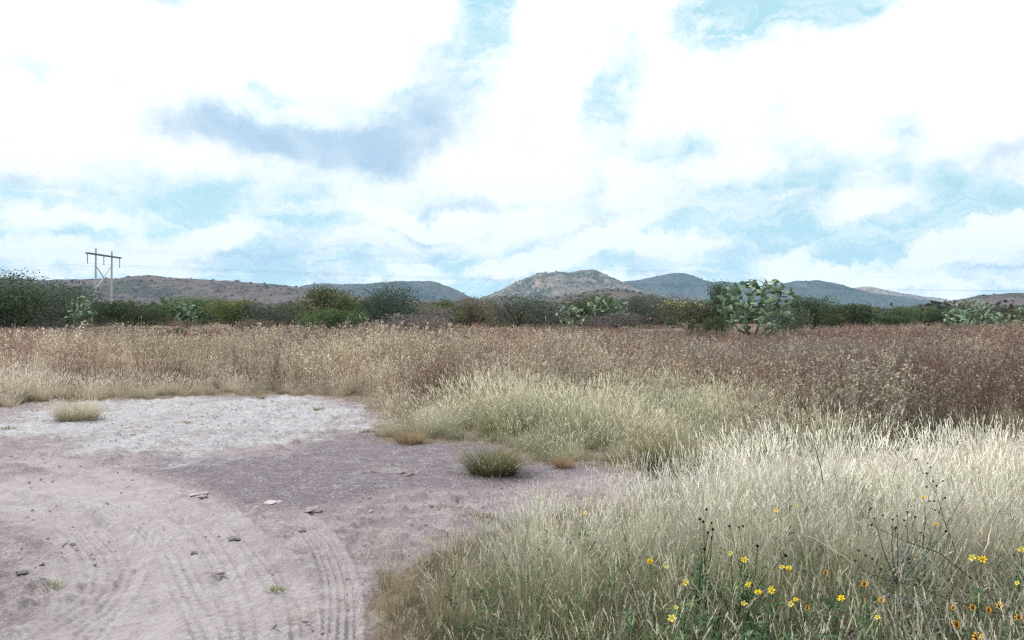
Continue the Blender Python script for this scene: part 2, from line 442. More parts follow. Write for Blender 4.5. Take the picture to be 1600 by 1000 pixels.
HILLS = []
def hill(name, label, D, depth, prof, mat, seed, gully=.34, nx=260, ny=70):
    px = np.array([p[0] for p in prof], float); py = np.array([p[1] for p in prof], float)
    xs = (np.linspace(px[0], px[-1], nx) - 800) / F * D
    H = np.interp(xs, (px - 800) / F * D, (YH - py) * D / F + CAMH)
    k = np.ones(5) / 5; Hs = np.convolve(np.pad(H, 2, mode='edge'), k, 'valid')
    H = Hs + (fbm(xs / (D * .012), xs * 0, 3, seed) ) * D * .0022
    v = np.linspace(-1, 1, ny)
    X, V = np.meshgrid(xs, v)
    Hh = np.tile(H, (ny, 1))
    # slope: steep rim, long skirt; gullies run down the face
    s = 1 - np.abs(V)
    g = fbm(X / (D * .03), V * 1.1, 4, seed + 3)
    wig = V + .1 * fbm(X / (D * .05), V * 2, 2, seed + 9) * (1 - s)
    s = np.clip(1 - np.abs(wig), 0, 1)
    shape = np.clip(.62 * s ** 1.25 + .38 * smooth01(s, .45, .95), 0, 1)
    Z = Hh * shape * (1 + gully * 1.8 * g * (1 - s) * 2 * smooth01(s, 0, .3)) 
    Z = np.minimum(Z, Hh * (1 - .25 * np.abs(V)))
    Z += fbm(X / (D * .006), V * 14, 3, seed + 5) * Hh * .09 * (1 - s)
    base = -6 - .004 * D
    Z = Z + base * (1 - smooth01(s, 0, .12))
    Y = D + V * depth * (0.85 + .3 * vnoise(X / (D * .06), V * 0, seed + 8))
    verts = np.stack([X, Y, Z], -1).reshape(-1, 3)
    i = np.arange(ny - 1)[:, None] * nx; j = np.arange(nx - 1)[None, :]
    q = np.stack([i + j, i + j + 1, i + nx + j + 1, i + nx + j], -1).reshape(-1, 4)
    me = bpy.data.meshes.new(name); me.from_pydata(verts.tolist(), [], q.tolist()); me.update()
    me.polygons.foreach_set('use_smooth', np.ones(len(me.polygons), bool))
    me.materials.append(mat)
    o = tag(link(name, me), label, 'hill', None, 'structure')
    HILLS.append((X, Y, Z, D, depth))
    return o

mt_brown = hill_mat('hill_brown', srgb(60, 66, 54), srgb(114, 98, 96), srgb(136, 120, 116), .5, 2.0)
mt_green = hill_mat('hill_green', srgb(48, 66, 64), srgb(74, 82, 80), srgb(128, 126, 124), .6, 1.0)
mt_rock = hill_mat('hill_rock', srgb(58, 68, 52), srgb(124, 114, 102), srgb(190, 172, 156), 1.2, 1.6)
mt_pale = hill_mat('hill_pale', srgb(104, 98, 84), srgb(170, 146, 132), srgb(190, 168, 156), .9, 1.0)

hill('hill', 'long low brown mesa behind the power pole with a small knob on top', 1300, 330,
     [(-700, 470), (-400, 440), (-150, 431), (0, 434), (60, 437), (100, 436), (170, 435), (203, 434), (215, 430), (240, 429), (262, 433), (310, 436), (370, 439), (430, 444), (480, 450), (540, 459), (620, 470), (720, 484)], mt_brown, 1)
hill('hill', 'dark green flat-topped hill with a cliff face, right of the brown mesa', 2500, 600,
     [(400, 480), (450, 455), (478, 445), (500, 442), (530, 443), (570, 443), (600, 440), (640, 438), (675, 439), (700, 446), (720, 456), (732, 463), (770, 474), (820, 486)], mt_green, 2, .35)
hill('hill', 'rocky grey-tan hill with two rounded tops near the middle of the skyline', 2600, 600,
     [(700, 482), (745, 467), (770, 459), (800, 443), (822, 434), (842, 425), (868, 424), (888, 425), (908, 421), (925, 420), (938, 424), (952, 431), (975, 441), (1000, 451), (1050, 465), (1110, 482)], mt_rock, 3, .42)
hill('hill', 'smooth blue-green conical hill between the rocky hill and the big cactus', 3500, 800,
     [(900, 470), (950, 446), (980, 439), (1010, 435), (1035, 429), (1052, 426), (1070, 427), (1090, 434), (1112, 441), (1130, 439), (1150, 441), (1180, 452), (1230, 470), (1290, 484)], mt_green, 4)
hill('hill', 'broad blue hill right of the big cactus sloping down to the right', 2900, 700,
     [(1090, 480), (1150, 462), (1190, 450), (1215, 443), (1245, 439), (1275, 437), (1295, 440), (1318, 448), (1350, 456), (1390, 461), (1430, 469), (1470, 477), (1530, 486)], mt_green, 5, .36)
hill('hill', 'far pale pinkish ridge behind the right hills', 4300, 700,
     [(1230, 478), (1290, 458), (1330, 450), (1352, 447), (1370, 450), (1400, 456), (1430, 462), (1455, 464), (1468, 466), (1478, 472), (1520, 482), (1600, 488)], mt_pale, 6)
hill('hill', 'near brown scrubby hill at the right edge', 1050, 300,
     [(1370, 490), (1430, 481), (1470, 474), (1500, 468), (1540, 461), (1575, 458), (1610, 457), (1660, 450), (1750, 444), (1900, 446), (2200, 470), (2500, 486)], mt_brown, 7)
hill('hill', 'low dark scrub-covered rise in front of the rocky hill', 950, 220,
     [(740, 484), (800, 476), (850, 470), (880, 463), (915, 455), (945, 450), (975, 452), (1000, 458), (1030, 468), (1080, 475), (1150, 478), (1230, 486)], mt_brown, 8)
hill('hill', 'low olive foothills spread under the flat-topped hill', 900, 200,
     [(200, 484), (330, 478), (460, 474), (560, 472), (660, 468), (740, 472), (820, 480), (880, 486)], mt_brown, 9)

# ------------------------------------------------------------------ mesh accumulator
class MB:
    def __init__(self):
        self.v = []; self.f = []; self.c = []; self.mi = []
    def quad(self, p, col, mi=0):
        n = len(self.v); self.v.extend(p); self.f.append(tuple(range(n, n + len(p)))); self.c.extend([col] * len(p)); self.mi.append(mi)
    def ribbon(self, pts, widths, side, cols, mi=0):
        n = len(self.v)
        for p, wd, c in zip(pts, widths, cols):
            self.v.append(p - side * wd * .5); self.v.append(p + side * wd * .5); self.c.append(c); self.c.append(c)
        for k in range(len(pts) - 1):
            self.f.append((n + 2 * k, n + 2 * k + 1, n + 2 * k + 3, n + 2 * k + 2)); self.mi.append(mi)
    def tube(self, pts, radii, col, seg=5, mi=0, cap=True):
        n = len(self.v); pts = [Vector(p) for p in pts]
        for k, p in enumerate(pts):
            d = (pts[min(k + 1, len(pts) - 1)] - pts[max(k - 1, 0)])
            d = d.normalized() if d.length > 1e-9 else Vector((0, 0, 1))
            a = d.cross(Vector((0.31, .92, .22))).normalized(); b = d.cross(a)
            for s in range(seg):
                an = 2 * PI * s / seg
                self.v.append(p + (a * math.cos(an) + b * math.sin(an)) * radii[k]); self.c.append(col)
        for k in range(len(pts) - 1):
            for s in range(seg):
                s2 = (s + 1) % seg
                self.f.append((n + k * seg + s, n + k * seg + s2, n + (k + 1) * seg + s2, n + (k + 1) * seg + s)); self.mi.append(mi)
        if cap:
            self.f.append(tuple(n + s for s in range(seg))[::-1]); self.mi.append(mi)
            self.f.append(tuple(n + (len(pts) - 1) * seg + s for s in range(seg))); self.mi.append(mi)
    def mesh(self, name, mats, smooth=False):
        me = bpy.data.meshes.new(name); me.from_pydata([tuple(p) for p in self.v], [], self.f)
        at = me.attributes.new('tint', 'FLOAT_COLOR', 'POINT')
        arr = np.ones((len(self.v), 4), np.float32); arr[:, :3] = np.array([tuple(c)[:3] for c in self.c], np.float32)
        at.data.foreach_set('color', arr.ravel())
        for m in mats: me.materials.append(m)
        me.polygons.foreach_set('material_index', np.array(self.mi, np.int32))
        if smooth: me.polygons.foreach_set('use_smooth', np.ones(len(self.f), bool))
        me.update()
        return me

def leaf_mat(name, transl=.35, inst=False, rough=.75, objvar=.0):
    m = bpy.data.materials.new(name); m.use_nodes = True
    t = NT(m.node_tree)
    for n in list(t.n): t.n.remove(n)
    out = t.n.new('ShaderNodeOutputMaterial')
    c = t.attr('tint', 'GEOMETRY', 'Color')
    if inst:
        c = t.mix(1.0, c, t.attr('itint', 'INSTANCER', 'Color'), 'MULTIPLY')
    if objvar:
        oi = t.n.new('ShaderNodeObjectInfo')
        hs = t.n.new('ShaderNodeHueSaturation')
        t.l.new(t.m('ADD', t.m('MULTIPLY', oi.outputs['Random'], objvar), 1 - objvar / 2), hs.inputs['Value'])
        t.l.new(c, hs.inputs['Color']); c = hs.outputs[0]
    d = t.n.new('ShaderNodeBsdfDiffuse'); tr = t.n.new('ShaderNodeBsdfTranslucent')
    t.l.new(c, d.inputs[0]); t.l.new(c, tr.inputs[0])
    mx = t.n.new('ShaderNodeMixShader'); mx.inputs[0].default_value = transl
    t.l.new(d.outputs[0], mx.inputs[1]); t.l.new(tr.outputs[0], mx.inputs[2])
    t.l.new(mx.outputs[0], out.inputs[0])
    return m

M_BLADE = leaf_mat('dry_blades', .3, True)
M_LEAF = leaf_mat('leaves', .3, False, objvar=.35)
M_PLAIN = leaf_mat('stems_and_petals', .25, False)

def rnd(a, b): return random.uniform(a, b)
def jit(c, s=.12):
    k = 1 + rnd(-s, s)
    return tuple(max(0, x * k * (1 + rnd(-s * .35, s * .35))) for x in c)
def lerpc(a, b, t): return tuple(a[i] * (1 - t) + b[i] * t for i in range(3))

# ------------------------------------------------------------------ grass and weed tufts
def blade(mb, root, az_, lean, L, wd, c0, c1, seg=3, droop=.6):
    d = Vector((math.cos(az_), math.sin(az_), 0)); side = Vector((-math.sin(az_ + rnd(-.9, .9)), math.cos(az_ + rnd(-.9, .9)), 0)).normalized()
    pts = []; p = Vector(root); th = lean
    for k in range(seg + 1):
        pts.append(p.copy()); th += droop / seg * rnd(.6, 1.4)
        p = p + (d * math.sin(th) + Vector((0, 0, math.cos(th)))) * (L / seg)
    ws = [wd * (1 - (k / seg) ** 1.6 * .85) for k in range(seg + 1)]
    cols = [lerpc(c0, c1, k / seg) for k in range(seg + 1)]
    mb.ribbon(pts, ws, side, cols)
    return pts

def seedhead(mb, p0, dirv, L, wd, col, n=9):
    for k in range(n):
        t = k / n
        c = p0 + dirv * L * t
        r = wd * math.sin(PI * (t * .85 + .12))
        a = rnd(0, 2 * PI); o = Vector((math.cos(a), math.sin(a), rnd(.4, 1.4))).normalized()
        s = o.cross(dirv)
        if s.length < 1e-3: continue
        s = s.normalized() * wd * .35
        tip = c + o * r * 1.3 + dirv * L * .16
        mb.quad([c - s, c + s, tip + s * .5, tip - s * .5], jit(col, .15))

def proto_grass(n, hmin, hmax, rad, wd, heads, c0, c1, hc, droop=.6, lean=.35, seg=3, headL=.07, headW=.006):
    mb = MB()
    for i in range(n):
        a = rnd(0, 2 * PI); r = rad * math.sqrt(random.random())
        L = rnd(hmin, hmax) * rnd(.75, 1)
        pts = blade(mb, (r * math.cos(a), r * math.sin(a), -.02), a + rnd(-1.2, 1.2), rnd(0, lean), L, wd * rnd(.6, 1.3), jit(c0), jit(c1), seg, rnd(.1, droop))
    for i in range(heads):
        a = rnd(0, 2 * PI); r = rad * math.sqrt(random.random())
        pts = blade(mb, (r * math.cos(a), r * math.sin(a), -.02), a + rnd(-1, 1), rnd(0, lean * .8), hmax * rnd(.85, 1.2), wd * .55, jit(c1), jit(hc), seg, rnd(.05, droop * .6))
        d = (pts[-1] - pts[-2]).normalized()
        seedhead(mb, pts[-1] - d * headL * .5, d, headL * rnd(.7, 1.4), headW, hc)
    return mb

def proto_weed(nstem, h, rad, fs, c_stem, c_leaf, c_bud, nb=9, nleaf=22):
    mb = MB()
    for i in range(nstem):
        a = rnd(0, 2 * PI); r = rad * math.sqrt(random.random())
        root = Vector((r * math.cos(a), r * math.sin(a), -.03)); L = h * rnd(.62, 1.08)
        pts = blade(mb, root, a + rnd(-.6, .6), rnd(0, .22), L, fs * .55, jit(c_stem), jit(c_stem), 4, rnd(-.05, .3))
        for k in range(nb):
            t = rnd(.3, 1.0); kk = min(int(t * 4), 3); f = t * 4 - kk
            b = pts[kk].lerp(pts[kk + 1], f); ba = rnd(0, 2 * PI); bl = L * rnd(.08, .24) * (1.25 - t * .6)
            q = blade(mb, b, ba, rnd(.3, .8), bl, fs * .38, jit(c_stem), jit(c_bud), 2, rnd(-.4, .2))
            for e in range(3):
                c = q[-1].lerp(q[0], rnd(0, .55)) + Vector((rnd(-1, 1), rnd(-1, 1), rnd(-.3, 1))) * fs
                u = Vector((rnd(-1, 1), rnd(-1, 1), rnd(-1, 1))).normalized() * fs * rnd(.5, 1.1)
                vv = u.cross(Vector((rnd(-1, 1), rnd(-1, 1), rnd(-1, 1)))).normalized() * fs * rnd(.4, .8)
                mb.quad([c - u - vv, c + u - vv, c + u + vv, c - u + vv], jit(c_bud, .3))
        for k in range(nleaf // 2):
            t = rnd(.08, .85); kk = min(int(t * 4), 3)
            c = pts[kk].lerp(pts[kk + 1], t * 4 - kk); ba = rnd(0, 2 * PI)
            blade(mb, c, ba, rnd(.5, 1.3), fs * rnd(2.5, 6), fs * .7, jit(c_leaf, .25), jit(c_leaf, .25), 2, rnd(.2, 1.2))
    return mb

def stuff_object(name, label, cat, protos, pts, mats, group=None):
    """one object that carries its own tuft shapes and the points they stand on; geometry nodes set a tuft on every point.
    pts: list of (x, y, z, rx, ry, rz, scale, zscale, proto index, r, g, b)"""
    V = []; Fc = []; col = []; pid = []; mi = []
    for k, mb in enumerate(protos):
        n = len(V); V.extend(tuple(p) for p in mb.v); Fc.extend(tuple(i + n for i in f) for f in mb.f)
        col.extend(mb.c); pid.extend([k] * len(mb.v)); mi.extend(mb.mi)
    nP = len(V)
    P = np.array(pts, float); nT = len(P)
    me = bpy.data.meshes.new(name)
    me.from_pydata(V + [tuple(p) for p in P[:, :3].tolist()], [], Fc)
    N = nP + nT
    arr = np.ones((N, 4), np.float32); arr[:nP, :3] = np.array([tuple(c)[:3] for c in col])
    me.attributes.new('tint', 'FLOAT_COLOR', 'POINT').data.foreach_set('color', arr.ravel())
    it = np.ones((N, 4), np.float32); it[nP:, :3] = P[:, 9:12]
    me.attributes.new('itint', 'FLOAT_COLOR', 'POINT').data.foreach_set('color', it.ravel())
    pa = np.full(N, -1, np.int32); pa[:nP] = pid
    me.attributes.new('pid', 'INT', 'POINT').data.foreach_set('value', pa)
    ia = np.zeros(N, np.int32); ia[nP:] = P[:, 8]
    me.attributes.new('pick', 'INT', 'POINT').data.foreach_set('value', ia)
    ra = np.zeros((N, 3), np.float32); ra[nP:] = P[:, 3:6]
    me.attributes.new('rot', 'FLOAT_VECTOR', 'POINT').data.foreach_set('vector', ra.ravel())
    sa = np.ones((N, 3), np.float32); sa[nP:, 0] = P[:, 6]; sa[nP:, 1] = P[:, 6]; sa[nP:, 2] = P[:, 7]
    me.attributes.new('scl', 'FLOAT_VECTOR', 'POINT').data.foreach_set('vector', sa.ravel())
    for m in mats: me.materials.append(m)
    me.polygons.foreach_set('material_index', np.array(mi, np.int32))
    me.update()
    o = tag(link(name, me), label, cat, group, 'stuff')
    ng = bpy.data.node_groups.new(name + '_scatter', 'GeometryNodeTree')
    ng.interface.new_socket('Geometry', in_out='INPUT', socket_type='NodeSocketGeometry')
    ng.interface.new_socket('Geometry', in_out='OUTPUT', socket_type='NodeSocketGeometry')
    N_ = ng.nodes; L = ng.links
    gi = N_.new('NodeGroupInput'); go = N_.new('NodeGroupOutput')
    def named(nm, dt):
        n = N_.new('GeometryNodeInputNamedAttribute'); n.data_type = dt; n.inputs[0].default_value = nm
        return n.outputs[0]
    pidn = named('pid', 'INT')
    cmp_ = N_.new('FunctionNodeCompare'); cmp_.data_type = 'INT'; cmp_.operation = 'LESS_THAN'
    L.new(pidn, [s for s in cmp_.inputs if s.name == 'A' and s.type == 'INT'][0])
    [s for s in cmp_.inputs if s.name == 'B' and s.type == 'INT'][0].default_value = 0
    sp = N_.new('GeometryNodeSeparateGeometry'); sp.domain = 'POINT'
    L.new(gi.outputs[0], sp.inputs[0]); L.new(cmp_.outputs[0], sp.inputs[1])
    st = N_.new('GeometryNodeSplitToInstances'); st.domain = 'POINT'
    L.new(sp.outputs[1], st.inputs[0]); L.new(pidn, st.inputs['Group ID'])
    iop = N_.new('GeometryNodeInstanceOnPoints')
    L.new(sp.outputs[0], iop.inputs['Points']); L.new(st.outputs[0], iop.inputs['Instance'])
    iop.inputs['Pick Instance'].default_value = True
    L.new(named('pick', 'INT'), iop.inputs['Instance Index'])
    er = N_.new('FunctionNodeEulerToRotation'); L.new(named('rot', 'FLOAT_VECTOR'), er.inputs[0])
    L.new(er.outputs[0], iop.inputs['Rotation']); L.new(named('scl', 'FLOAT_VECTOR'), iop.inputs['Scale'])
    L.new(iop.outputs[0], go.inputs[0])
    md = o.modifiers.new('scatter', 'NODES'); md.node_group = ng
    return o

def scatter(x0, x1, y0, y1, dens, accept):
    n = int((x1 - x0) * (y1 - y0) * dens)
    x = RS.uniform(x0, x1, n); y = RS.uniform(y0, y1, n)
    k = accept(x, y)
    return x[k], y[k]

def tufts(x, y, h, np_, tint, lean=.12, sxy=None, tvar=.14):
    """assemble the point rows; h = height factors, tint = (n,3)"""
    z = relief(x, y); n = len(x); s = h if sxy is None else sxy
    br = 1 + RS.uniform(-tvar, tvar, (n, 1))
    T = np.clip(tint * br, 0, 3)
    return np.column_stack([x, y, z, RS.normal(0, lean, n), RS.normal(0, lean, n), RS.uniform(0, 2 * PI, n), s, h, RS.randint(0, np_, n), T])

pxof = lambda x, y: x / np.maximum(y, .1) * F + 800

# --- foreground pale grass
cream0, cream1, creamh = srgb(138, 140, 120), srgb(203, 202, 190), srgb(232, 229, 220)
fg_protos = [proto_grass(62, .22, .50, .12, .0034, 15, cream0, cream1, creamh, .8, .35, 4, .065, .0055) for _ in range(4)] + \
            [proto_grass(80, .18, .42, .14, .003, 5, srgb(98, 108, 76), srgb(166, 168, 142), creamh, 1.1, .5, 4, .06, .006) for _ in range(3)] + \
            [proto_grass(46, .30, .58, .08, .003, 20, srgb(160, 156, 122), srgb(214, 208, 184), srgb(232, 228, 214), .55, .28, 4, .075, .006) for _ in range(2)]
x, y = scatter(-2.4, 9.5, 1.5, 9.0, 64, lambda x, y: (sdpoly(x, y, FG) + .45 * fbm(x * 1.5, y * 1.5, 3, 61) > 0) & (np.abs(x) < .9 * y + 1.2))
sdv = sdpoly(x, y, FG)
pxx = pxof(x, y)
hh = (.74 + .18 * smooth01(pxx, 760, 1180)) * (.62 + .38 * smooth01(sdv, -.1, .9)) * (1 + .8 * fbm(x * 1.3, y * 1.3, 3, 62)) * RS.uniform(.78, 1.12, len(x))
gr = smooth01(y, 5.4, 3.6) * .9 + .5 * fbm(x * 1.2, y * 1.2, 3, 63)       # greener, greyer towards the camera
gr = np.clip(gr, 0, 1)
straw = np.clip(smooth01(sdv, .7, .05) * 1.2 + fbm(x * 2, y * 2, 2, 64), 0, 1) * smooth01(y, 6.5, 4.5)
T = np.ones((len(x), 3)) * 1.0
T *= 1.1; T = T * (1 - gr[:, None]) + np.array([.60, .59, .48]) * gr[:, None]
T = T * (1 - straw[:, None] * .7) + np.array([.62, .52, .46]) * straw[:, None] * .7
rows = tufts(x, y, hh, 9, T, .2, tvar=.42)
# tall pale tufts grow in the far part, tangled ones near the camera
pk = np.where(RS.rand(len(x)) < np.clip(.25 + gr * .6, 0, .9), RS.randint(4, 7, len(x)), np.where(RS.rand(len(x)) < .65, RS.randint(0, 4, len(x)), RS.randint(7, 9, len(x))))
rows[:, 8] = pk
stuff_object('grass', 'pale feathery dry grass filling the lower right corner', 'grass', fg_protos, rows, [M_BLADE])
# green herbs and grey seedy stalks tangled into the lower part of the grass
def proto_herb(ns, h, rad, cs, cl, lw, nl, bud=None):
    mb = MB()
    for i in range(ns):
        a = rnd(0, 2 * PI); r = rad * math.sqrt(random.random())
        pts = blade(mb, (r * math.cos(a), r * math.sin(a), -.02), a + rnd(-.7, .7), rnd(0, .5), h * rnd(.6, 1.1), .0032, jit(cs), jit(cs), 4, rnd(-.1, .7))
        for k in range(nl):
            t = rnd(.15, 1); kk = min(int(t * 4), 3); c = pts[kk].lerp(pts[kk + 1], t * 4 - kk)
            q = blade(mb, c, rnd(0, 2 * PI), rnd(.4, 1.4), lw * rnd(2.2, 4.5), lw, jit(random.choice(cl), .2), jit(random.choice(cl), .2), 2, rnd(.1, 1.0))
            if bud and random.random() < .25:
                e = q[-1] + Vector((0, 0, .006)); u = Vector((.005, 0, 0)); v_ = Vector((0, .003, .005))
                mb.quad([e - u, e - v_, e + u, e + v_], jit(bud, .2))
    return mb
gl = [srgb(94, 114, 84), srgb(112, 130, 98), srgb(80, 98, 74), srgb(130, 140, 110)]
herbs = [proto_herb(7, .40, .13, srgb(96, 106, 80), gl, .011, 26) for _ in range(3)] + \
        [proto_herb(9, .50, .12, srgb(126, 122, 118), [srgb(128, 132, 124), srgb(146, 146, 136)], .006, 14, srgb(70, 66, 64)) for _ in range(2)]
def herb_ok(x, y):
    p = pxof(x, y)
    a = fbm(x * 1.1, y * 1.1, 3, 131) + .35 * smooth01(y, 4.8, 3.4) - .1
    return (sdpoly(x, y, FG) > .25) & (p > 760) & (a > RS.uniform(-.1, .45, len(x))) & (np.abs(x) < .9 * y + 1)
x, y = scatter(-.5, 7.5, 1.6, 6.6, 30, herb_ok)
rw = tufts(x, y, RS.uniform(.7, 1.15, len(x)), 5, np.ones((len(x), 3)), .2, tvar=.3)
rw[:, 8] = np.where(RS.rand(len(x)) < smooth01(pxof(x, y), 1500, 1050) * .6 + .25, RS.randint(0, 3, len(x)), RS.randint(3, 5, len(x)))
stuff_object('weeds', 'green leafy herbs and grey seedy stalks tangled in the lower right grass', 'weeds', herbs, rw, [M_BLADE])

# --- middle patch of olive-straw grass
mid_protos = [proto_grass(85, .22, .50, .16, .0055, 12, srgb(118, 118, 92), srgb(184, 180, 158), srgb(222, 216, 198), .9, .6, 3, .07, .010) for _ in range(5)]
x, y = scatter(-3.6, 9.5, 7.2, 14.5, 34, lambda x, y: sdpoly(x, y, MID) + .35 * fbm(x * 1.3, y * 1.3, 3, 71) + 2.2 * fbm(x * .7, y * .7, 3, 75) * smooth01(y, 10.5, 13) > RS.uniform(0, 1, len(x)) ** 2 * 1.6 * smooth01(y, 10, 12.5))
sdv = sdpoly(x, y, MID)
hh = .52 + .45 * smooth01(sdv, 0, 1.3) + 1.2 * fbm(x * 1.1, y * 1.1, 3, 72) + RS.uniform(-.12, .12, len(x))
gg = np.clip(.45 + 1.3 * fbm(x * .8, y * .8, 3, 73), 0, 1)
T = np.ones((len(x), 3)) * (1 - gg[:, None]) + np.array([.64, .70, .60]) * gg[:, None]; T *= 1.16
stuff_object('grass', 'olive and straw coloured grass bank beyond the dark soil in the middle', 'grass', mid_protos, tufts(x, y, hh, 5, T, .2, tvar=.3), [M_BLADE])

# --- straw band along the left edge of the clearing
st_protos = [proto_grass(80, .28, .62, .2, .008, 14, srgb(146, 138, 120), srgb(196, 187, 168), srgb(218, 211, 198), .9, .6, 3, .09, .014) for _ in range(4)]
def acc_straw(x, y):
    b = sdpoly(x, y, BARE)
    p = pxof(x, y)
    return (b + .5 * fbm(x, y, 3, 81) < -.05) & (p < 640) & (y < 19 + 4 * fbm(x * .3, y * .3, 2, 82)) & (sdpoly(x, y, MID) < .1)
x, y = scatter(-19, -1.5, 10.0, 21.0, 24, acc_straw)
hh = np.maximum(.42 + .5 * smooth01(-sdpoly(x, y, BARE), 0, 3) + 1.0 * fbm(x * .7, y * .7, 3, 83) + RS.uniform(-.15, .15, len(x)), .18)
T = np.ones((len(x), 3)); T *= 1.14; rr = np.clip(fbm(x * .6, y * .6, 3, 84) * 2.2, 0, .8)[:, None]
T = T * (1 - rr) + np.array([.70, .60, .56]) * rr
stuff_object('grass', 'golden straw grass along the far left edge of the clearing', 'grass', st_protos, tufts(x, y, hh, 4, T, .2, tvar=.28), [M_BLADE])

# --- the big field of reddish-brown weeds
wred = dict(c_stem=srgb(124, 104, 94), c_leaf=srgb(134, 114, 102), c_bud=srgb(150, 127, 117))
wtan = dict(c_stem=srgb(150, 134, 114), c_leaf=srgb(170, 156, 132), c_bud=srgb(196, 184, 164))
wgry = dict(c_stem=srgb(112, 104, 92), c_leaf=srgb(126, 122, 104), c_bud=srgb(178, 172, 158))
near_protos = [proto_weed(9, 1.0, .22, .0135, nb=8, nleaf=16, **k) for k in (wred, wred, wtan, wtan, wgry, wgry)]
far_protos = [proto_weed(13, 1.0, .6, .028, nb=9, nleaf=18, **k) for k in (wred, wred, wtan, wgry)]

def field_ok(x, y):
    p = pxof(x, y)
    b = sdpoly(x, y, BARE) < -.3
    start = np.where(p > 1130, 8.6, np.where(p > 600, 12.2, 15.5)) + 1.4 * fbm(x * .5, y * .5, 2, 91) * 2
    return b & (y > start) & (sdpoly(x, y, FG) < -.7) & (np.abs(x) < .86 * y + 4)

def field_height(x, y):
    p = pxof(x, y)
    h = .79 + .55 * fbm(x * .35, y * .35, 3, 92) + .35 * fbm(x * 1.3, y * 1.3, 2, 93)
    cact = np.exp(-((p - 1140) / 170.0) ** 2) * smooth01(y, 17, 24)
    h = h * (1 - .40 * cact)
    h = h * (1 - .30 * smooth01(y, 22, 36))
    return np.maximum(h, .25)

def field_rows(x, y, far):
    p = pxof(x, y); n = len(x)
    nz = fbm(x * .16, y * .22, 3, 94) + .5 * fbm(x * .7, y * .7, 2, 95)
    # how red: far strip and right side red, left/middle near part tan
    red = .30 + .6 * smooth01(y, 19, 34) + .36 * smooth01(p, 1000, 1400) * smooth01(y, 40, 12) + 1.7 * nz
    tan = .75 * smooth01(p, 1150, 500) * smooth01(y, 30, 16) + .25
    r = RS.rand(n)
    isred = r < np.clip(red, .05, .93)
    istan = (~isred) & (RS.rand(n) < np.clip(tan + nz, .1, .9))
    if far: pick = np.where(isred, RS.randint(0, 2, n), np.where(istan, 2, 3))
    else: pick = np.where(isred, RS.randint(0, 2, n), np.where(istan, RS.randint(2, 4, n), RS.randint(4, 6, n)))
    h = field_height(x, y) * RS.choice([.75, 1, 1, 1, 1.1, 1.25], n)
    pale = np.clip(smooth01(p, 1000, 600) * smooth01(y, 28, 16) * .22 + .5 * fbm(x * .4, y * .4, 2, 96), -.15, .3)
    pale = pale * smooth01(p, 1300, 900) + .75 * fbm(x * .55 + 9, y * .28, 3, 97); pale = np.minimum(pale, .35 - .38 * smooth01(p, 950, 1250)); T = np.ones((n, 3)) * (1 + pale[:, None]); T[RS.rand(n) < .10 * smooth01(p, 1400, 900)] *= 1.35; T = T * (1 - .14 * smooth01(p, 1100, 1400) * smooth01(y, 20, 11))[:, None]
    rr = tufts(x, y, h, 4, T, .09, sxy=h * RS.uniform(.85, 1.2, n), tvar=.30)
    rr[:, 8] = pick
    return rr

x, y = scatter(-26, 26, 8.0, 26, 9.0, field_ok)
ra = field_rows(x, y, False)
stuff_object('weeds', 'reddish-brown and tan dry weeds standing in the near field', 'weeds', near_protos, ra, [M_BLADE])
x1, y1 = scatter(-50, 50, 25, 48, 3.2, field_ok)
x2, y2 = scatter(-92, 92, 47, 100, 0.55, lambda x, y: field_ok(x, y) & (fbm(x * .1, y * .1, 3, 99) > -.05))
rb = field_rows(np.concatenate([x1, x2]), np.concatenate([y1, y2]), True)
stuff_object('weeds', 'reddish-brown weeds in the far field below the line of bushes', 'weeds', far_protos, rb, [M_BLADE])

# --- sparse dead stubble on the bare ground
stub = [proto_grass(26, .03, .09, .07, .003, 0, srgb(150, 134, 108), srgb(186, 172, 146), creamh, 1.6, 1.2, 2) for _ in range(4)]
def acc_stub(x, y):
    b = sdpoly(x, y, BARE); f = sdpoly(x, y, FG)
    edge = np.exp(-np.maximum(b, 0) / .45) + np.exp(-np.maximum(-f, 0) / .5)
    tr = sdpoly(x, y, POLY['track']) > 0
    pr = np.clip(edge * .8 + .35 * np.maximum(fbm(x * .9, y * .9, 3, 101) * 3 - .35, 0), 0, 1)
    return (b > -.2) & (f < .1) & (RS.rand(len(x)) < np.where(tr, pr * .1, pr))
x, y = scatter(-13, 8, 3.0, 15, 46, acc_stub)
T = np.ones((len(x), 3)); gsel = RS.rand(len(x)) < .3; T[gsel] = (.62, .68, .55)
stuff_object('stubble', 'thin dead grass stubble scattered over the bare soil', 'grass', stub, tufts(x, y, RS.uniform(.5, 1.4, len(x)) + 1.5 * RS.rand(len(x)) ** 2 * np.exp(-np.maximum(np.minimum(sdpoly(x, y, BARE), -sdpoly(x, y, FG)), 0) / .35), 4, T, .15, tvar=.3), [M_BLADE])

# --- clods and gravel on the dirt
def rock_mb(r, seed, flat=.5, n=2, col=srgb(150, 142, 148)):
    import bmesh
    bm = bmesh.new(); bmesh.ops.create_icosphere(bm, subdivisions=n, radius=1)
    rr = random.Random(seed); ph = [rr.uniform(0, 9) for _ in range(6)]
    ax = rr.uniform(.75, 1.35)
    mb = MB()
    for v in bm.verts:
        c = v.co
        k = 1 + .22 * math.sin(3 * c.x + ph[0]) * math.cos(2.5 * c.y + ph[1]) + .15 * math.sin(5 * c.y + ph[2] + 4 * c.z) + rr.uniform(-.07, .07)
        mb.v.append(Vector((c.x * k * r * ax, c.y * k * r / ax, c.z * k * r * flat))); mb.c.append(col)
    for f in bm.faces: mb.f.append(tuple(v.index for v in f.verts)); mb.mi.append(0)
    bm.free(); return mb

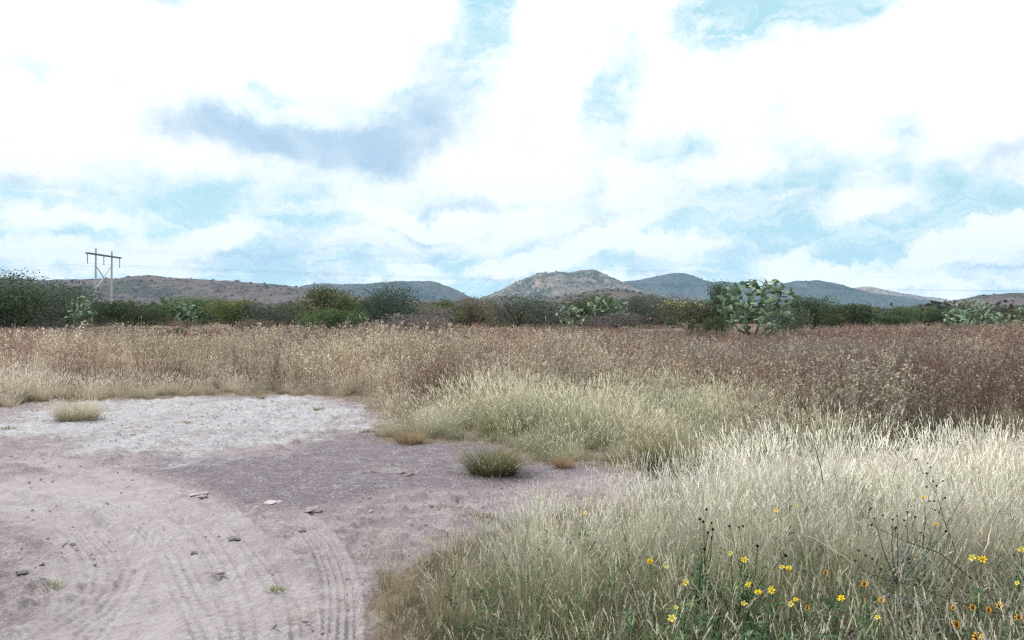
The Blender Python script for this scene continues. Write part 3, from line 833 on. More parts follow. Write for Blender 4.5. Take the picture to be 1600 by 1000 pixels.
m, t, b = principled('stone')
P = t.n.new('ShaderNodeTexCoord').outputs['Object']
nn = t.noise(P, 30, 5, .7)
t.l.new(t.mix(.55, t.mix(t.ss(nn, .35, .65), srgb(120, 112, 114), srgb(178, 170, 170)), t.attr('tint', 'GEOMETRY', 'Color')), b.inputs['Base Color'])
t.l.new(t.bump(nn, .6, .01), b.inputs['Normal'])
M_STONE = m
gp = [rock_mb(.011, s, .6, 1, srgb(150 + 12 * (s % 3), 142 + 12 * (s % 3), 148 + 10 * (s % 3))) for s in range(5)]
def acc_gravel(x, y):
    tr = sdpoly(x, y, POLY['track']) > .1
    dn = np.clip(.25 + 1.6 * fbm(x * 1.1, y * 1.1, 3, 111), .02, 1)
    return (sdpoly(x, y, BARE) > 0) & (sdpoly(x, y, FG) < -.1) & (RS.rand(len(x)) < np.where(tr, dn * .35, dn))
x, y = scatter(-9, 5, 3.2, 14, 210, acc_gravel)
sz_ = .35 + .5 * RS.rand(len(x)) ** 3 * 3
stuff_object('gravel', 'small clods and grit lying on the dirt', 'gravel', gp, tufts(x, y, sz_, 5, np.ones((len(x), 3)), .5), [M_STONE])

# ------------------------------------------------------------------ shrubs and trees
BARK = leaf_mat('bark', 0.0)
def shrub_meshes(name, seed, W, H, leaves, cols, ls=.09, trunk_h=.25, flat=.75, lumps=9, bare=.0, tips=None, airy=.0, reach=1.0):
    """returns (trunk mesh, crown mesh) for a plant about W wide and H high"""
    random.seed(seed)
    tm = MB(); cm = MB(); ends = []
    barkc = srgb(84, 74, 70)
    for k in range(random.randint(4, 6)):
        a = rnd(0, 2 * PI); p = Vector((rnd(-.1, .1) * W * .3, rnd(-.1, .1) * W * .3, -.1)); pts = [p.copy()]
        out = rnd(.15, .75); L = H * rnd(.5, .8)
        for s in range(5):
            p = p + Vector((math.cos(a) * out * W * .11 + rnd(-.03, .03) * W, math.sin(a) * out * W * .11 + rnd(-.03, .03) * W, L / 5)); pts.append(p.copy()); a += rnd(-.3, .3)
        rr = H * .022
        tm.tube(pts, [rr * (1 - .14 * i) for i in range(6)], barkc, 6)
        ends.append(pts[-1])
        for q in range(3):
            s0 = pts[random.randint(1, 4)]; aa = rnd(0, 2 * PI)
            e = s0 + Vector((math.cos(aa) * W * rnd(.15, .36), math.sin(aa) * W * rnd(.15, .36), H * rnd(.1, .35)))
            m_ = s0.lerp(e, .5) + Vector((0, 0, H * .04))
            tm.tube([s0, m_, e], [rr * .5, rr * .35, rr * .15], barkc, 4); ends.append(e)
    L_ = []
    for k in range(lumps):
        a = rnd(0, 2 * PI); r = W * .5 * math.sqrt(random.random()) * .78 * reach
        zt = H * (trunk_h + (1 - trunk_h) * (.72 * math.sqrt(max(0, 1 - (r / (W * .52)) ** 2)))) * rnd(.62, 1.0)
        L_.append((Vector((r * math.cos(a), r * math.sin(a), zt)), rnd(.16, .27) * W, rnd(.8, 1.15)))
    for k in range(max(4, lumps // 2)):        # skirt
        a = rnd(0, 2 * PI); r = W * .5 * rnd(.45, .8) * reach
        L_.append((Vector((r * math.cos(a), r * math.sin(a), H * rnd(trunk_h * .8, .42))), rnd(.13, .2) * W, rnd(.75, 1.1)))
    tot = sum(l[1] ** 2 for l in L_)
    for c, R, br in L_:
        n = int(leaves * R * R / tot)
        for i in range(n):
            d = Vector((random.gauss(0, 1), random.gauss(0, 1), random.gauss(0, 1))).normalized()
            rad = R * (random.random() ** .45) * (1 + .25 * math.sin(d.x * 7 + R * 40) * math.cos(d.y * 6 + R * 10))
            if random.random() < airy: rad *= rnd(1.0, 1.22)
            p = c + Vector((d.x, d.y, d.z * flat)) * rad
            if p.z < .02: p.z = rnd(.02, .3)
            s = ls * rnd(.55, 1.35)
            u = (d + Vector((rnd(-1, 1), rnd(-1, 1), rnd(-1, 1))) * .9).normalized() * s
            vv = u.cross(Vector((rnd(-1, 1), rnd(-1, 1), rnd(-1, 1)))).normalized() * s * rnd(.25, .5)
            if random.random() < bare: vv *= .22; u *= 1.7; p = c + (p - c) * .82; cc = jit(srgb(104, 96, 96), .2)
            else:
                cc = random.choice(cols)
                if tips and d.z > .1 and rad > R * .72 and random.random() < .4: cc = tips
                cc = jit(tuple(q * br * 1.45 for q in cc), .2)
            cm.quad([p - u, p + vv * .9, p + u, p - vv * .9], cc)
    t_me = tm.mesh(name + '_trunk', [BARK], True); c_me = cm.mesh(name + '_crown', [M_LEAF])
    # normalise the crown to its stated size
    co = np.empty(len(c_me.vertices) * 3); c_me.vertices.foreach_get('co', co); co = co.reshape(-1, 3)
    w0 = np.percentile(np.abs(co[:, :2]), 98); h0 = np.percentile(co[:, 2], 99.3)
    S = np.array([W / 2 / w0, W / 2 / w0, H / h0]); co = co * S; co[:, 2] = np.where(co[:, 2] > .86 * H, .86 * H + (co[:, 2] - .86 * H) * .55, co[:, 2]) * 1.06; c_me.vertices.foreach_set('co', co.ravel())
    tc_ = np.empty(len(t_me.vertices) * 3); t_me.vertices.foreach_get('co', tc_); tc_ = tc_.reshape(-1, 3) * S * np.array([.9, .9, .95]); t_me.vertices.foreach_set('co', tc_.ravel())
    c_me.update(); t_me.update()
    return t_me, c_me, W, H

dk = [srgb(62, 76, 58), srgb(74, 88, 62), srgb(52, 66, 54), srgb(88, 96, 66)]
dkg = [srgb(72, 82, 76), srgb(84, 92, 80), srgb(62, 72, 70), srgb(100, 106, 90)]
ol = [srgb(78, 88, 56), srgb(94, 102, 62), srgb(66, 78, 52), srgb(110, 112, 74)]
brt = [srgb(78, 98, 66), srgb(92, 110, 74), srgb(66, 88, 62), srgb(106, 122, 86)]
gry = [srgb(104, 98, 100), srgb(118, 110, 108), srgb(92, 90, 90), srgb(126, 120, 110)]
brn = [srgb(104, 92, 78), srgb(118, 104, 84), srgb(92, 84, 74), srgb(100, 100, 76)]
yel = [srgb(86, 94, 68), srgb(78, 86, 62), srgb(74, 78, 62), srgb(98, 102, 76)]

VAR = {
 'dark': [shrub_meshes('dark', 201 + i, 5, 3, 5200, dk, .10, .12, .75, 11, airy=.2) for i in range(3)],
 'greydome': [shrub_meshes('greydome', 221 + i, 5, 3, 6400, dkg, .085, .12, .8, 12, bare=.08, airy=.12) for i in range(3)],
 'bigdome': [shrub_meshes('bigdome', 281, 9, 4.6, 15000, dkg, .11, .08, .8, 22, airy=.15)],
 'dome': [shrub_meshes('dome', 283, 5, 3.4, 9000, [srgb(62, 76, 66), srgb(72, 84, 70), srgb(54, 66, 60)], .07, .1, .85, 14, airy=.15)],
 'olive': [shrub_meshes('olive', 231 + i, 4.5, 3, 4800, ol, .10, .15, .7, 10, airy=.15) for i in range(2)],
 'bright': [shrub_meshes('bright', 241 + i, 4, 2.5, 4800, brt, .085, .08, .7, 10, airy=.3) for i in range(2)],
 'grey': [shrub_meshes('grey', 251 + i, 4, 2, 4200, gry, .08, .06, .7, 9, bare=.5, airy=.5) for i in range(2)],
 'brown': [shrub_meshes('brown', 261 + i, 4, 2, 4200, brn, .08, .06, .7, 9, bare=.3, airy=.4) for i in range(2)],
 'yellow': [shrub_meshes('yellow', 271, 3, 2.4, 5200, yel, .07, .2, .8, 10, bare=.15, tips=srgb(158, 158, 124), airy=.3)],
}
seen = {}
def plant(name, label, cat, kind, px, D, width_px, ytop, group='bushes along the far edge of the field', depth=.9, var=None, ybase=None):
    """stands at distance D in the direction px; the photo gives its width and top"""
    vs = VAR[kind]; k = seen.get(kind, 0); seen[kind] = k + 1
    t_me, c_me, W, H = vs[k % len(vs) if var is None else var]
    x = (px - 800) / F * D; z = gz(x, D)
    width = width_px / F * D * 1.08; height = (CAMH + (YH - ytop) / F * D - z) * 1.06
    o = empty(name, (x, D, z), rnd(0, 2 * PI))
    o.scale = (width / W, width / W * depth, height / H)
    link('trunk', t_me, o); link('crown', c_me, o)
    return tag(o, label, cat, group)

random.seed(5)
# left cluster
plant('bush', 'big grey-green bush at the left edge of the field', 'bush', 'bigdome', 30, 62, 190, 433)
plant('bush', 'dark bush under the left edge bush, behind the weeds', 'bush', 'dark', -20, 55, 150, 450)
plant('bush', 'rounded dark bush just left of the power pole', 'bush', 'greydome', 100, 70, 120, 448)
plant('bush', 'low dark green bush at the foot of the power pole', 'bush', 'dark', 202, 66, 96, 472)
plant('bush', 'small dark bush between the power pole legs', 'bush', 'dark', 158, 74, 60, 474)
plant('bush', 'mid green bush behind the pale cactus on the left', 'bush', 'bright', 290, 78, 92, 466)
plant('bush', 'dark olive bush right of the pale left cactus', 'bush', 'olive', 358, 74, 70, 469)
plant('bush', 'grey-green bush between the olive bush and the round yellow-green tree', 'bush', 'greydome', 432, 74, 104, 474)
plant('bush', 'low dark bush left of the round yellow-green tree', 'bush', 'dark', 462, 82, 44, 480)
plant('tree', 'round yellow-green tree above the bright front bush', 'tree', 'olive', 512, 66, 88, 451)
plant('bush', 'bright green bush standing forward in the weeds below the round tree', 'bush', 'bright', 520, 44, 88, 485)
plant('bush', 'small dark bush low in the weeds left of the bright bush', 'bush', 'dark', 484, 34, 42, 516, depth=.7)
plant('tree', 'dark grey-green dome-shaped tree under the flat-topped hill', 'tree', 'dome', 612, 64, 92, 447)
plant('bush', 'low grey-purple bush in the weeds below the dome-shaped tree', 'bush', 'grey', 640, 46, 104, 493)
plant('bush', 'small olive bush between the two tall trees', 'bush', 'olive', 562, 80, 46, 470)
plant('bush', 'grey twiggy bush right of the dome-shaped tree', 'bush', 'grey', 676, 70, 62, 480)
plant('bush', 'yellow-green bush right of the dome-shaped tree', 'bush', 'olive', 694, 78, 64, 472)
plant('bush', 'olive-brown bush in the middle of the bush line', 'bush', 'brown', 745, 80, 70, 466)
plant('bush', 'dark bush beside the olive-brown middle bush', 'bush', 'dark', 728, 92, 50, 476)
plant('bush', 'wide blue-grey bush below the left shoulder of the rocky hill', 'bush', 'greydome', 818, 64, 108, 463)
plant('bush', 'low grey bush left of the middle cactus pair', 'bush', 'grey', 872, 84, 50, 480)
plant('bush', 'dark bush behind the taller middle cactus', 'bush', 'dark', 935, 86, 90, 462)
plant('bush', 'grey-brown bush right of the middle cactus', 'bush', 'greydome', 1010, 70, 80, 465)
plant('bush', 'purplish leafless bush behind the yellow-tipped shrub', 'bush', 'grey', 1034, 76, 76, 462)
plant('bush', 'low grey twigs in front of the middle cactus pair', 'bush', 'grey', 958, 60, 110, 491)
plant('shrub', 'round shrub with pale yellow tips left of the big cactus', 'shrub', 'yellow', 1076, 50, 82, 469, ybase=520)
plant('tree', 'dark green tree right behind the big cactus', 'tree', 'dark', 1130, 50, 44, 446)
plant('bush', 'dark bush in the shade left of the big cactus foot', 'bush', 'dark', 1118, 46, 40, 496, depth=.6)
plant('bush', 'dark spreading bush right of the big cactus', 'bush', 'dark', 1272, 56, 78, 466)
plant('bush', 'wide dark green bush between the big cactus and the small pale cactus', 'bush', 'dark', 1316, 58, 110, 477)
plant('bush', 'dark green bush behind the big cactus on its right', 'bush', 'greydome', 1226, 52, 60, 478)
plant('bush', 'thin dark bush beside the small pale cactus', 'bush', 'greydome', 1364, 78, 60, 484)
plant('bush', 'fresh green bush standing right of the small pale cactus', 'bush', 'bright', 1412, 76, 40, 480)
plant('bush', 'dark bush between the fresh green bush and the right cacti', 'bush', 'dark', 1452, 80, 64, 484)
plant('bush', 'low dark bush under the fresh green bush', 'bush', 'dark', 1398, 66, 70, 494, depth=.6)
plant('bush', 'dark bush behind the right cacti', 'bush', 'greydome', 1520, 86, 90, 478)
plant('bush', 'low grey-brown bush in front of the right cacti', 'bush', 'brown', 1532, 50, 110, 508)
plant('bush', 'low brown bush at the right edge of the field', 'bush', 'brown', 1600, 46, 90, 505)
plant('bush', 'dark green bush beyond the right edge cactus', 'bush', 'dark', 1640, 80, 80, 474)
plant('bush', 'dark low thicket in the weeds left of the power pole foot', 'bush', 'grey', 120, 40, 90, 512, depth=.6)
plant('bush', 'small dark bush low in the weeds on the left', 'bush', 'dark', 278, 32, 44, 514, depth=.6)
plant('bush', 'dull brown bush in the weeds left of the grey-purple bush', 'bush', 'brown', 396, 52, 80, 500, depth=.6)
plant('bush', 'dark bush left of the photo edge', 'bush', 'greydome', -110, 58, 160, 440)
plant('bush', 'olive bush right of the photo edge', 'bush', 'olive', 1730, 60, 120, 470)
plant('bush', 'grey bush between the wide blue-grey bush and the middle', 'bush', 'brown', 780, 74, 50, 480)

# --- countless distant scrub on the plain and hills
random.seed(77)
def proto_scrub(cols):
    mb = MB()
    for i in range(230):
        d = Vector((random.gauss(0, 1), random.gauss(0, 1), abs(random.gauss(0, .8)))).normalized()
        p = Vector((d.x * .5, d.y * .5, d.z * .8)) * random.random() ** .4 * (1 + .3 * math.sin(d.x * 6) * math.cos(d.y * 5))
        p.z = max(p.z, 0)
        u = (d + Vector((rnd(-1, 1), rnd(-1, 1), rnd(-1, 1)))).normalized() * .11
        vv = u.cross(Vector((rnd(-1, 1), rnd(-1, 1), rnd(-1, 1)))).normalized() * .07
        mb.quad([p - u, p + vv, p + u, p - vv], jit(random.choice(cols), .2))
    return mb
sp = [proto_scrub(c) for c in (dk, dkg, ol, brn)]
def plain_ok(x, y):
    return (np.abs(x) < .75 * y + 10) & (fbm(x * .012, y * .006, 3, 121) + RS.uniform(-.3, .3, len(x)) > -.12)
x, y = scatter(-560, 560, 85, 700, .012, plain_ok)
x3, y3 = scatter(-110, 110, 84, 130, .045, lambda x, y: (np.abs(x) < .75 * y + 10))
x = np.concatenate([x, x3]); y = np.concatenate([y, y3]); n = len(x)
s = RS.uniform(1.8, 4.2, n)
rows = np.column_stack([x, y, relief(x, y) - .1, np.zeros(n), np.zeros(n), RS.uniform(0, 6.28, n), s * RS.uniform(1, 1.5, n), s * .75, RS.randint(0, 4, n), np.ones((n, 3))])
hr = []
for X, Y, Z, D, dep in HILLS:
    k = {1300: 1700, 950: 800, 900: 700, 1050: 900, 2600: 500}.get(D, 250)
    ny, nx = X.shape
    i = RS.randint(0, ny // 2 + 4, k); j = RS.randint(0, nx, k)
    px_, py_, pz_ = X[i, j] + RS.uniform(-2, 2, k), Y[i, j], Z[i, j]
    ok = pz_ > .5
    s = RS.uniform(1.2, 4.8, k) * (1 if D < 1500 else 1.7) 
    hr.append(np.column_stack([px_, py_, pz_ - .5, np.zeros(k), np.zeros(k), RS.uniform(0, 6.28, k), s, s * .7, RS.randint(0, 4, k), np.ones((k, 3))])[ok])
rows = np.concatenate([rows] + hr)
stuff_object('scrub', 'countless dark shrubs dotting the far plain and the hillsides', 'scrub', sp, rows, [M_BLADE])

# ------------------------------------------------------------------ prickly pears
m, t, b = principled('cactus_skin'); b.inputs['Roughness'].default_value = .6; b.inputs['Specular IOR Level'].default_value = .3
oi = t.n.new('ShaderNodeObjectInfo'); P = t.n.new('ShaderNodeTexCoord').outputs['Object']
cc = t.mix(oi.outputs['Random'], srgb(78, 106, 84), srgb(128, 150, 120))
cc = t.mix(t.m('MULTIPLY', t.ss(t.noise(P, 9, 4, .6), .45, .7), .4), cc, srgb(168, 172, 140))
vo = t.n.new('ShaderNodeTexVoronoi'); t.l.new(P, vo.inputs['Vector']); vo.inputs['Scale'].default_value = 22
cc = t.mix(t.m('MULTIPLY', t.ss(vo.outputs['Distance'], .16, .06), .6), cc, srgb(86, 84, 70))
t.l.new(cc, b.inputs['Base Color'])
M_PAD = m
m, t, b = principled('cactus_wood')
P = t.n.new('ShaderNodeTexCoord').outputs['Object']; nn = t.noise(P, 6, 5, .7)
t.l.new(t.mix(nn, srgb(60, 58, 54), srgb(120, 112, 100)), b.inputs['Base Color']); t.l.new(t.bump(nn, .7, .03), b.inputs['Normal'])
M_WOOD = m

def pad_mesh(name, L, W, T, bend):
    mb = MB(); nu, nv = 12, 7
    rows_ = []
    for i in range(nv + 1):
        tt = i / nv; z = L * tt
        prof = math.sin(PI * min(1, tt ** .82 * .965 + .035)) ** .62
        wv = W * .5 * prof * (.78 + .3 * tt); th = T * .5 * (prof ** .8) * (1.1 - .3 * tt)
        ring = []
        for k in range(nu):
            a_ = 2 * PI * k / nu
            ring.append(len(mb.v)); mb.v.append(Vector((wv * math.cos(a_), th * math.sin(a_) + bend * tt * tt, z))); mb.c.append((1, 1, 1))
        rows_.append(ring)
    for i in range(nv):
        for k in range(nu):
            k2 = (k + 1) % nu; mb.f.append((rows_[i][k], rows_[i][k2], rows_[i + 1][k2], rows_[i + 1][k])); mb.mi.append(0)
    mb.f.append(tuple(rows_[0])[::-1]); mb.f.append(tuple(rows_[-1])); mb.mi += [0, 0]
    return mb.mesh(name, [M_PAD], True)
PADS = [pad_mesh('pad', .42, .27, .045, .02), pad_mesh('pad', .36, .26, .04, -.02), pad_mesh('pad', .46, .24, .045, .03)]
PADL = [.42, .36, .46]

def cactus(label, px, D, width_px, ytop, seed, npads, limbs=5, group='prickly pear cacti along the field edge', lean=1.0, single=100, y0=0.0):
    rr = random.Random(seed)
    x = (px - 800) / F * D; z0 = gz(x, D)
    W = width_px / F * D; H = CAMH + (YH - ytop) / F * D - z0
    root = empty('prickly_pear', (x, D, z0)); tag(root, label, 'cactus', group)
    # woody base that forks
    tips = []
    tb = MB()
    for k in range(limbs):
        a_ = 2 * PI * k / limbs + rr.uniform(-.4, .4); p = Vector((0, 0, -.1)); pts = [p.copy()]
        for s in range(4):
            p = p + Vector((math.cos(a_) * W * .055 * lean, math.sin(a_) * W * .04 * lean, H * rr.uniform(.035, .06))); pts.append(p.copy())
            a_ += rr.uniform(-.3, .3)
        tb.tube(pts, [H * .035, H * .032, H * .028, H * .024, H * .018], (1, 1, 1), 7)
        tips.append((p, Vector((math.cos(a_) * .7, math.sin(a_) * .5, 1)).normalized()))
    link('trunk', tb.mesh('cactus_trunk', [M_WOOD], True), root)
    pads = []; nodes = list(tips); guard = 0
    while len(pads) < npads and guard < npads * 60:
        guard += 1
        # reach for a random spot of the crown from the nearest pad tip
        u = rr.uniform(-1, 1); v_ = rr.uniform(-1, 1); q_ = rr.random() ** .6
        if u * u + v_ * v_ > 1: continue
        tgt = Vector((u * W * .5, v_ * W * .4, H * (.12 + .9 * q_ * (1 - .38 * u * u - .25 * v_ * v_))))
        p, d = min(nodes, key=lambda nd: (nd[0] - tgt).length)
        dist = (p - tgt).length
        if dist < .22: continue
        dd = ((tgt - p).normalized() * 1.0 + d * .35 + Vector((rr.gauss(0, .25), rr.gauss(0, .25), rr.gauss(.1, .2)))).normalized()
        if dd.z < -.25: continue
        k = rr.randrange(3); L = PADL[k] * rr.uniform(.75, 1.1)
        e = p + dd * L * .94
        if e.z < .1 or e.z > H * 1.02: continue
        M = Matrix.Translation(p) @ dd.to_track_quat('Z', 'Y').to_matrix().to_4x4() @ Matrix.Rotation(rr.uniform(0, PI), 4, 'Z') @ Matrix.Scale(L / PADL[k], 4)
        pads.append((k, M, e, dd)); nodes.append((e, dd))
        sd_ = (M.to_3x3() @ Vector((1, 0, 0))).normalized() * rr.choice((-1, 1))
        nodes.append((p + dd * L * .72 + sd_ * L * .2, (dd + sd_ * .9).normalized()))
    pads.sort(key=lambda q: q[1].translation.y)
    for k, M, e, dd in pads[:single]:
        o = link('pad', PADS[k], root); o.matrix_local = M
    if len(pads) > single:
        mb = MB()
        V = []; Fc = []
        for k, M, e, dd in pads[single:]:
            n = len(V); V += [M @ v.co for v in PADS[k].vertices]; Fc += [tuple(i + n for i in f.vertices) for f in PADS[k].polygons]
        mb.v = V; mb.f = Fc; mb.c = [(1, 1, 1)] * len(V); mb.mi = [0] * len(Fc)
        o = link('pads', mb.mesh('far_pads', [M_PAD], True), root); o['kind'] = 'stuff'
    return root

random.seed(9)
cactus('big spreading prickly pear cactus on the skyline, tallest of all', 1184, 41, 138, 436, 31, 330, 7)
cactus('tall pale prickly pear near the middle, its top against the scrub rise', 950, 62, 72, 459, 32, 110, 5)
cactus('lower prickly pear just left of the tall middle one', 893, 60, 50, 475, 33, 60, 4)
cactus('small pale cactus in front of the green bush on the left', 291, 70, 36, 471, 34, 80, 4)
cactus('dark prickly pear beside the bush left of the power pole', 124, 58, 44, 463, 35, 90, 4)
cactus('small pale cactus alone between dark bushes on the right', 1362, 64, 24, 483, 36, 24, 3)
cactus('taller of the prickly pears near the right edge', 1520, 62, 66, 464, 37, 100, 5)
cactus('broad low prickly pear left of the taller right one', 1500, 58, 66, 482, 38, 75, 5)
cactus('low prickly pear right of the taller right one', 1556, 60, 52, 485, 39, 55, 4)
cactus('prickly pear cut by the right edge of the view', 1602, 62, 44, 480, 40, 50, 4)
cactus('low prickly pear arm right of the big cactus foot', 1236, 40, 26, 494, 41, 14, 2)
cactus('tiny pale cactus in front of the dome-shaped tree', 622, 58, 12, 487, 42, 9, 2)

# ------------------------------------------------------------------ H-frame power pole and its cables
def metal(name, col, rough=.6):
    m, t, b = principled(name); P = t.n.new('ShaderNodeTexCoord').outputs['Object']
    nn = t.noise(P, 1.5, 5, .6)
    t.l.new(t.mix(t.m('MULTIPLY', nn, .5), col, tuple(c * .7 for c in col)), b.inputs['Base Color']); b.inputs['Roughness'].default_value = rough
    return m
M_POLE = metal('concrete_pole', srgb(190, 186, 190)); M_ARM = metal('weathered_arm', srgb(112, 110, 118)); M_INS = metal('insulator_glass', srgb(120, 130, 132), .35)
D0 = 190.0
def Pp(px, py, D=D0): return Vector(((px - 800) / F * D, D, CAMH + (YH - py) / F * D))
pyl = empty('power_pole', (Pp(161, YH).x, D0, 0)); tag(pyl, 'pale two-legged power pole with a crossarm on the left skyline', 'power pole')
O = pyl.location
def piece(name, pts, radii, mat, seg=8, parent=pyl):
    mb = MB(); mb.tube([Vector(p) - O for p in pts], radii, (1, 1, 1), seg); o = link(name, mb.mesh(name, [mat], False), parent); return o
dL, dR = D0 - 3, D0 + 3
def onl(px, py, d): return Vector(((px - 800) / F * d, d, CAMH + (YH - py) / F * d))
lt, lb = onl(149.8, 388, dL), onl(148.8, YH, dL); lb.z = -.3
rt, rb = onl(174.8, 392.5, dR), onl(173.8, YH, dR); rb.z = -.3
piece('pole', [lb, lt], [.30, .19], M_POLE, 10); piece('pole', [rb, rt], [.30, .19], M_POLE, 10)
a0, a1 = onl(135.3, 395.2, dL - 3.2), onl(188.2, 403.2, dR + 3.4)
ab = MB()
mid_ = (a0 + a1) / 2; dirv = (a1 - a0).normalized(); up = Vector((0, 0, 1)); nrm = dirv.cross(up).normalized(); up2 = nrm.cross(dirv)
def beam(mb, p, q, w_, h_):
    d_ = (q - p).normalized(); n_ = d_.cross(Vector((0, 0, 1))).normalized(); u_ = n_.cross(d_)
    c = []
    for e_ in (p, q):
        for s1, s2 in ((-1, -1), (1, -1), (1, 1), (-1, 1)): c.append(e_ - O + n_ * s1 * w_ / 2 + u_ * s2 * h_ / 2)
    n = len(mb.v); mb.v += c; mb.c += [(1, 1, 1)] * 8
    for f in ((0, 1, 2, 3), (7, 6, 5, 4), (0, 4, 5, 1), (1, 5, 6, 2), (2, 6, 7, 3), (3, 7, 4, 0)): mb.f.append(tuple(n + i for i in f)); mb.mi.append(0)
off = nrm * .28
for s in (-1, 1): beam(ab, a0 + off * s, a1 + off * s, .12, .34)
link('crossarm', ab.mesh('crossarm', [M_ARM]), pyl)
for p, q in ((onl(151, 417, dL), onl(173, 450, dR)), (onl(173, 417, dR), onl(151, 450, dL))):
    bb = MB(); beam(bb, p, q, .16, .16); link('cross_brace', bb.mesh('cross_brace', [M_POLE]), pyl)
hang = []
for px_, yt, d_ in ((136.8, 396, dL - 3.0), (162.3, 399.5, D0), (187, 403.5, dR + 3.2)):
    top = onl(px_, yt, d_); bot = top - Vector((0, 0, 2.35))
    mb = MB(); pts = []; rad = []
    for k in range(25):
        pts.append(top.lerp(bot, k / 24) - O); rad.append(.13 if k % 2 else .05)
    mb.tube(pts, rad, (1, 1, 1), 8); link('insulator', mb.mesh('insulator', [M_INS], True), pyl); hang.append(bot)
capm = MB()
M_CABLE = metal('cable', srgb(70, 74, 82), .5)
def cable(p, q, sag, r, label):
    cu = MB(); n = 60; pts = []
    for k in range(n + 1):
        t_ = k / n; pt = p.lerp(q, t_); pt.z -= 4 * sag * t_ * (1 - t_); pts.append(pt - p)
    cu.tube(pts, [r] * (n + 1), (1, 1, 1), 5)
    o = link('power_cable', cu.mesh('power_cable', [M_CABLE], True)); o.location = p
    tag(o, label, 'cable', 'cables of the power line')
ends = [(1900, 330, 9.9), (1900, 338, 10.0), (1900, 346, 10.1)]
nm = ['left', 'middle', 'right']
for i, hb in enumerate(hang):
    ex, ed, ez = ends[i]
    cable(hb, Vector(((ex - 800) / F * ed, ed, ez)), 2.2, .012, 'thin dark power cable running right from the pole\'s %s insulator' % nm[i])
    cable(hb, Vector(((-420 - 800) / F * (150 + i * 4), 150 + i * 4, 13.5)), 2.0, .010, 'thin dark power cable running left from the pole\'s %s insulator' % nm[i])
cable(lt, Vector(((1900 - 800) / F * 326, 326, 14.5)), 2.2, .007, 'thin ground wire running right from the top of the left pole leg')
cable(rt, Vector(((1900 - 800) / F * 342, 342, 14.7)), 2.2, .007, 'thin ground wire running right from the top of the right pole leg')

# ------------------------------------------------------------------ single tussocks by the clearing
def tussock(name, label, px, py, wpx, h, cols, n, seed, cat='grass tussock', droop=.7, lean=.9, group=None, hc=None, wd=.005, heads=0):
    random.seed(seed)
    x, y = G(px, py); R = wpx / F * y / 2
    mb = MB()
    for i in range(n):
        a_ = rnd(0, 2 * PI); r = R * .55 * math.sqrt(random.random())
        k = r / (R * .55)
        L = h * rnd(.5, 1.1)
        pts = blade(mb, (r * math.cos(a_), r * math.sin(a_) * .7, -.02), a_ + rnd(-.7, .7), k * lean * rnd(.4, 1.1), L, wd * rnd(.6, 1.2), jit(cols[0]), jit(random.choice(cols[1:])), 3, rnd(.1, droop))
        if random.random() < heads:
            d = (pts[-1] - pts[-2]).normalized(); seedhead(mb, pts[-1], d, .05, .008, hc or cols[-1], 5)
    o = link(name, mb.mesh(name, [M_PLAIN])); o.location = (x, y, gz(x, y))
    return tag(o, label, cat, group)
gA = [srgb(92, 96, 66), srgb(140, 138, 104), srgb(168, 160, 128), srgb(122, 124, 90)]
gB = [srgb(150, 140, 114), srgb(200, 192, 168), srgb(222, 215, 196)]
gC = [srgb(84, 72, 56), srgb(120, 98, 78), srgb(140, 118, 92)]
gD = [srgb(92, 100, 60), srgb(132, 138, 84), srgb(178, 168, 120)]
tussock('grass_tussock', 'dark green round tussock alone at the edge of the dark soil', 772, 741, 112, .34, gA, 1500, 1, hc=srgb(176, 170, 150), heads=.2)
tussock('grass_tussock', 'pale fluffy tussock at the left edge of the white crust', 120, 656, 100, .36, gB, 900, 2, wd=.007, heads=.3)
tussock('grass_tussock', 'low grey-green tussock on the dirt at the left bottom', 82, 918, 52, .07, gD, 260, 3, wd=.004, lean=1.3)
tussock('grass_tussock', 'small dark green weed at the left edge of the white crust', 14, 672, 40, .10, gA, 200, 4, wd=.006, lean=1.2)
tussock('grass_tussock', 'low brown dead clump on the soil before the foreground grass', 748, 812, 100, .09, gC, 520, 5, wd=.005, lean=1.3)
tussock('grass_tussock', 'small green-brown clump on the dirt beside the tyre track', 432, 922, 50, .05, gD, 180, 6, wd=.004, lean=1.4)
tussock('grass_tussock', 'wide dark green tussock before the bank, right of the round tussock', 1050, 742, 150, .44, gA, 1500, 7, hc=srgb(178, 160, 120), heads=.15)
tussock('grass_tussock', 'flat pale clump just below the round tussock', 742, 768, 90, .05, [srgb(128, 128, 84), srgb(180, 176, 132), srgb(200, 190, 152)], 300, 8, wd=.004, lean=1.5)
tussock('grass_tussock', 'flat golden clump left of the brown dead clump', 700, 790, 90, .045, gB, 280, 9, wd=.004, lean=1.5)
tussock('grass_tussock', 'tiny straw tuft left on the white crust', 290, 660, 22, .09, gB, 110, 10, wd=.006, lean=1.0)
tussock('grass_tussock', 'tiny straw tuft right on the white crust', 350, 668, 16, .06, gB, 80, 11, wd=.006, lean=1.2)
tussock('grass_tussock', 'small green tuft at the far edge of the white crust', 500, 640, 34, .10, gD, 160, 12, wd=.007, lean=1.2)
tussock('grass_tussock', 'low dark tuft at the right tip of the white crust', 574, 674, 44, .07, gA, 160, 13, wd=.007, lean=1.3)
tussock('grass_tussock', 'flat golden stubble where the white crust meets the dark soil', 300, 726, 90, .04, gB, 260, 14, wd=.005, lean=1.5)
tussock('grass_tussock', 'rusty orange dry tuft at the right foot of the bank', 880, 732, 40, .16, [srgb(120, 98, 74), srgb(168, 136, 104), srgb(190, 162, 130)], 240, 15, wd=.005)
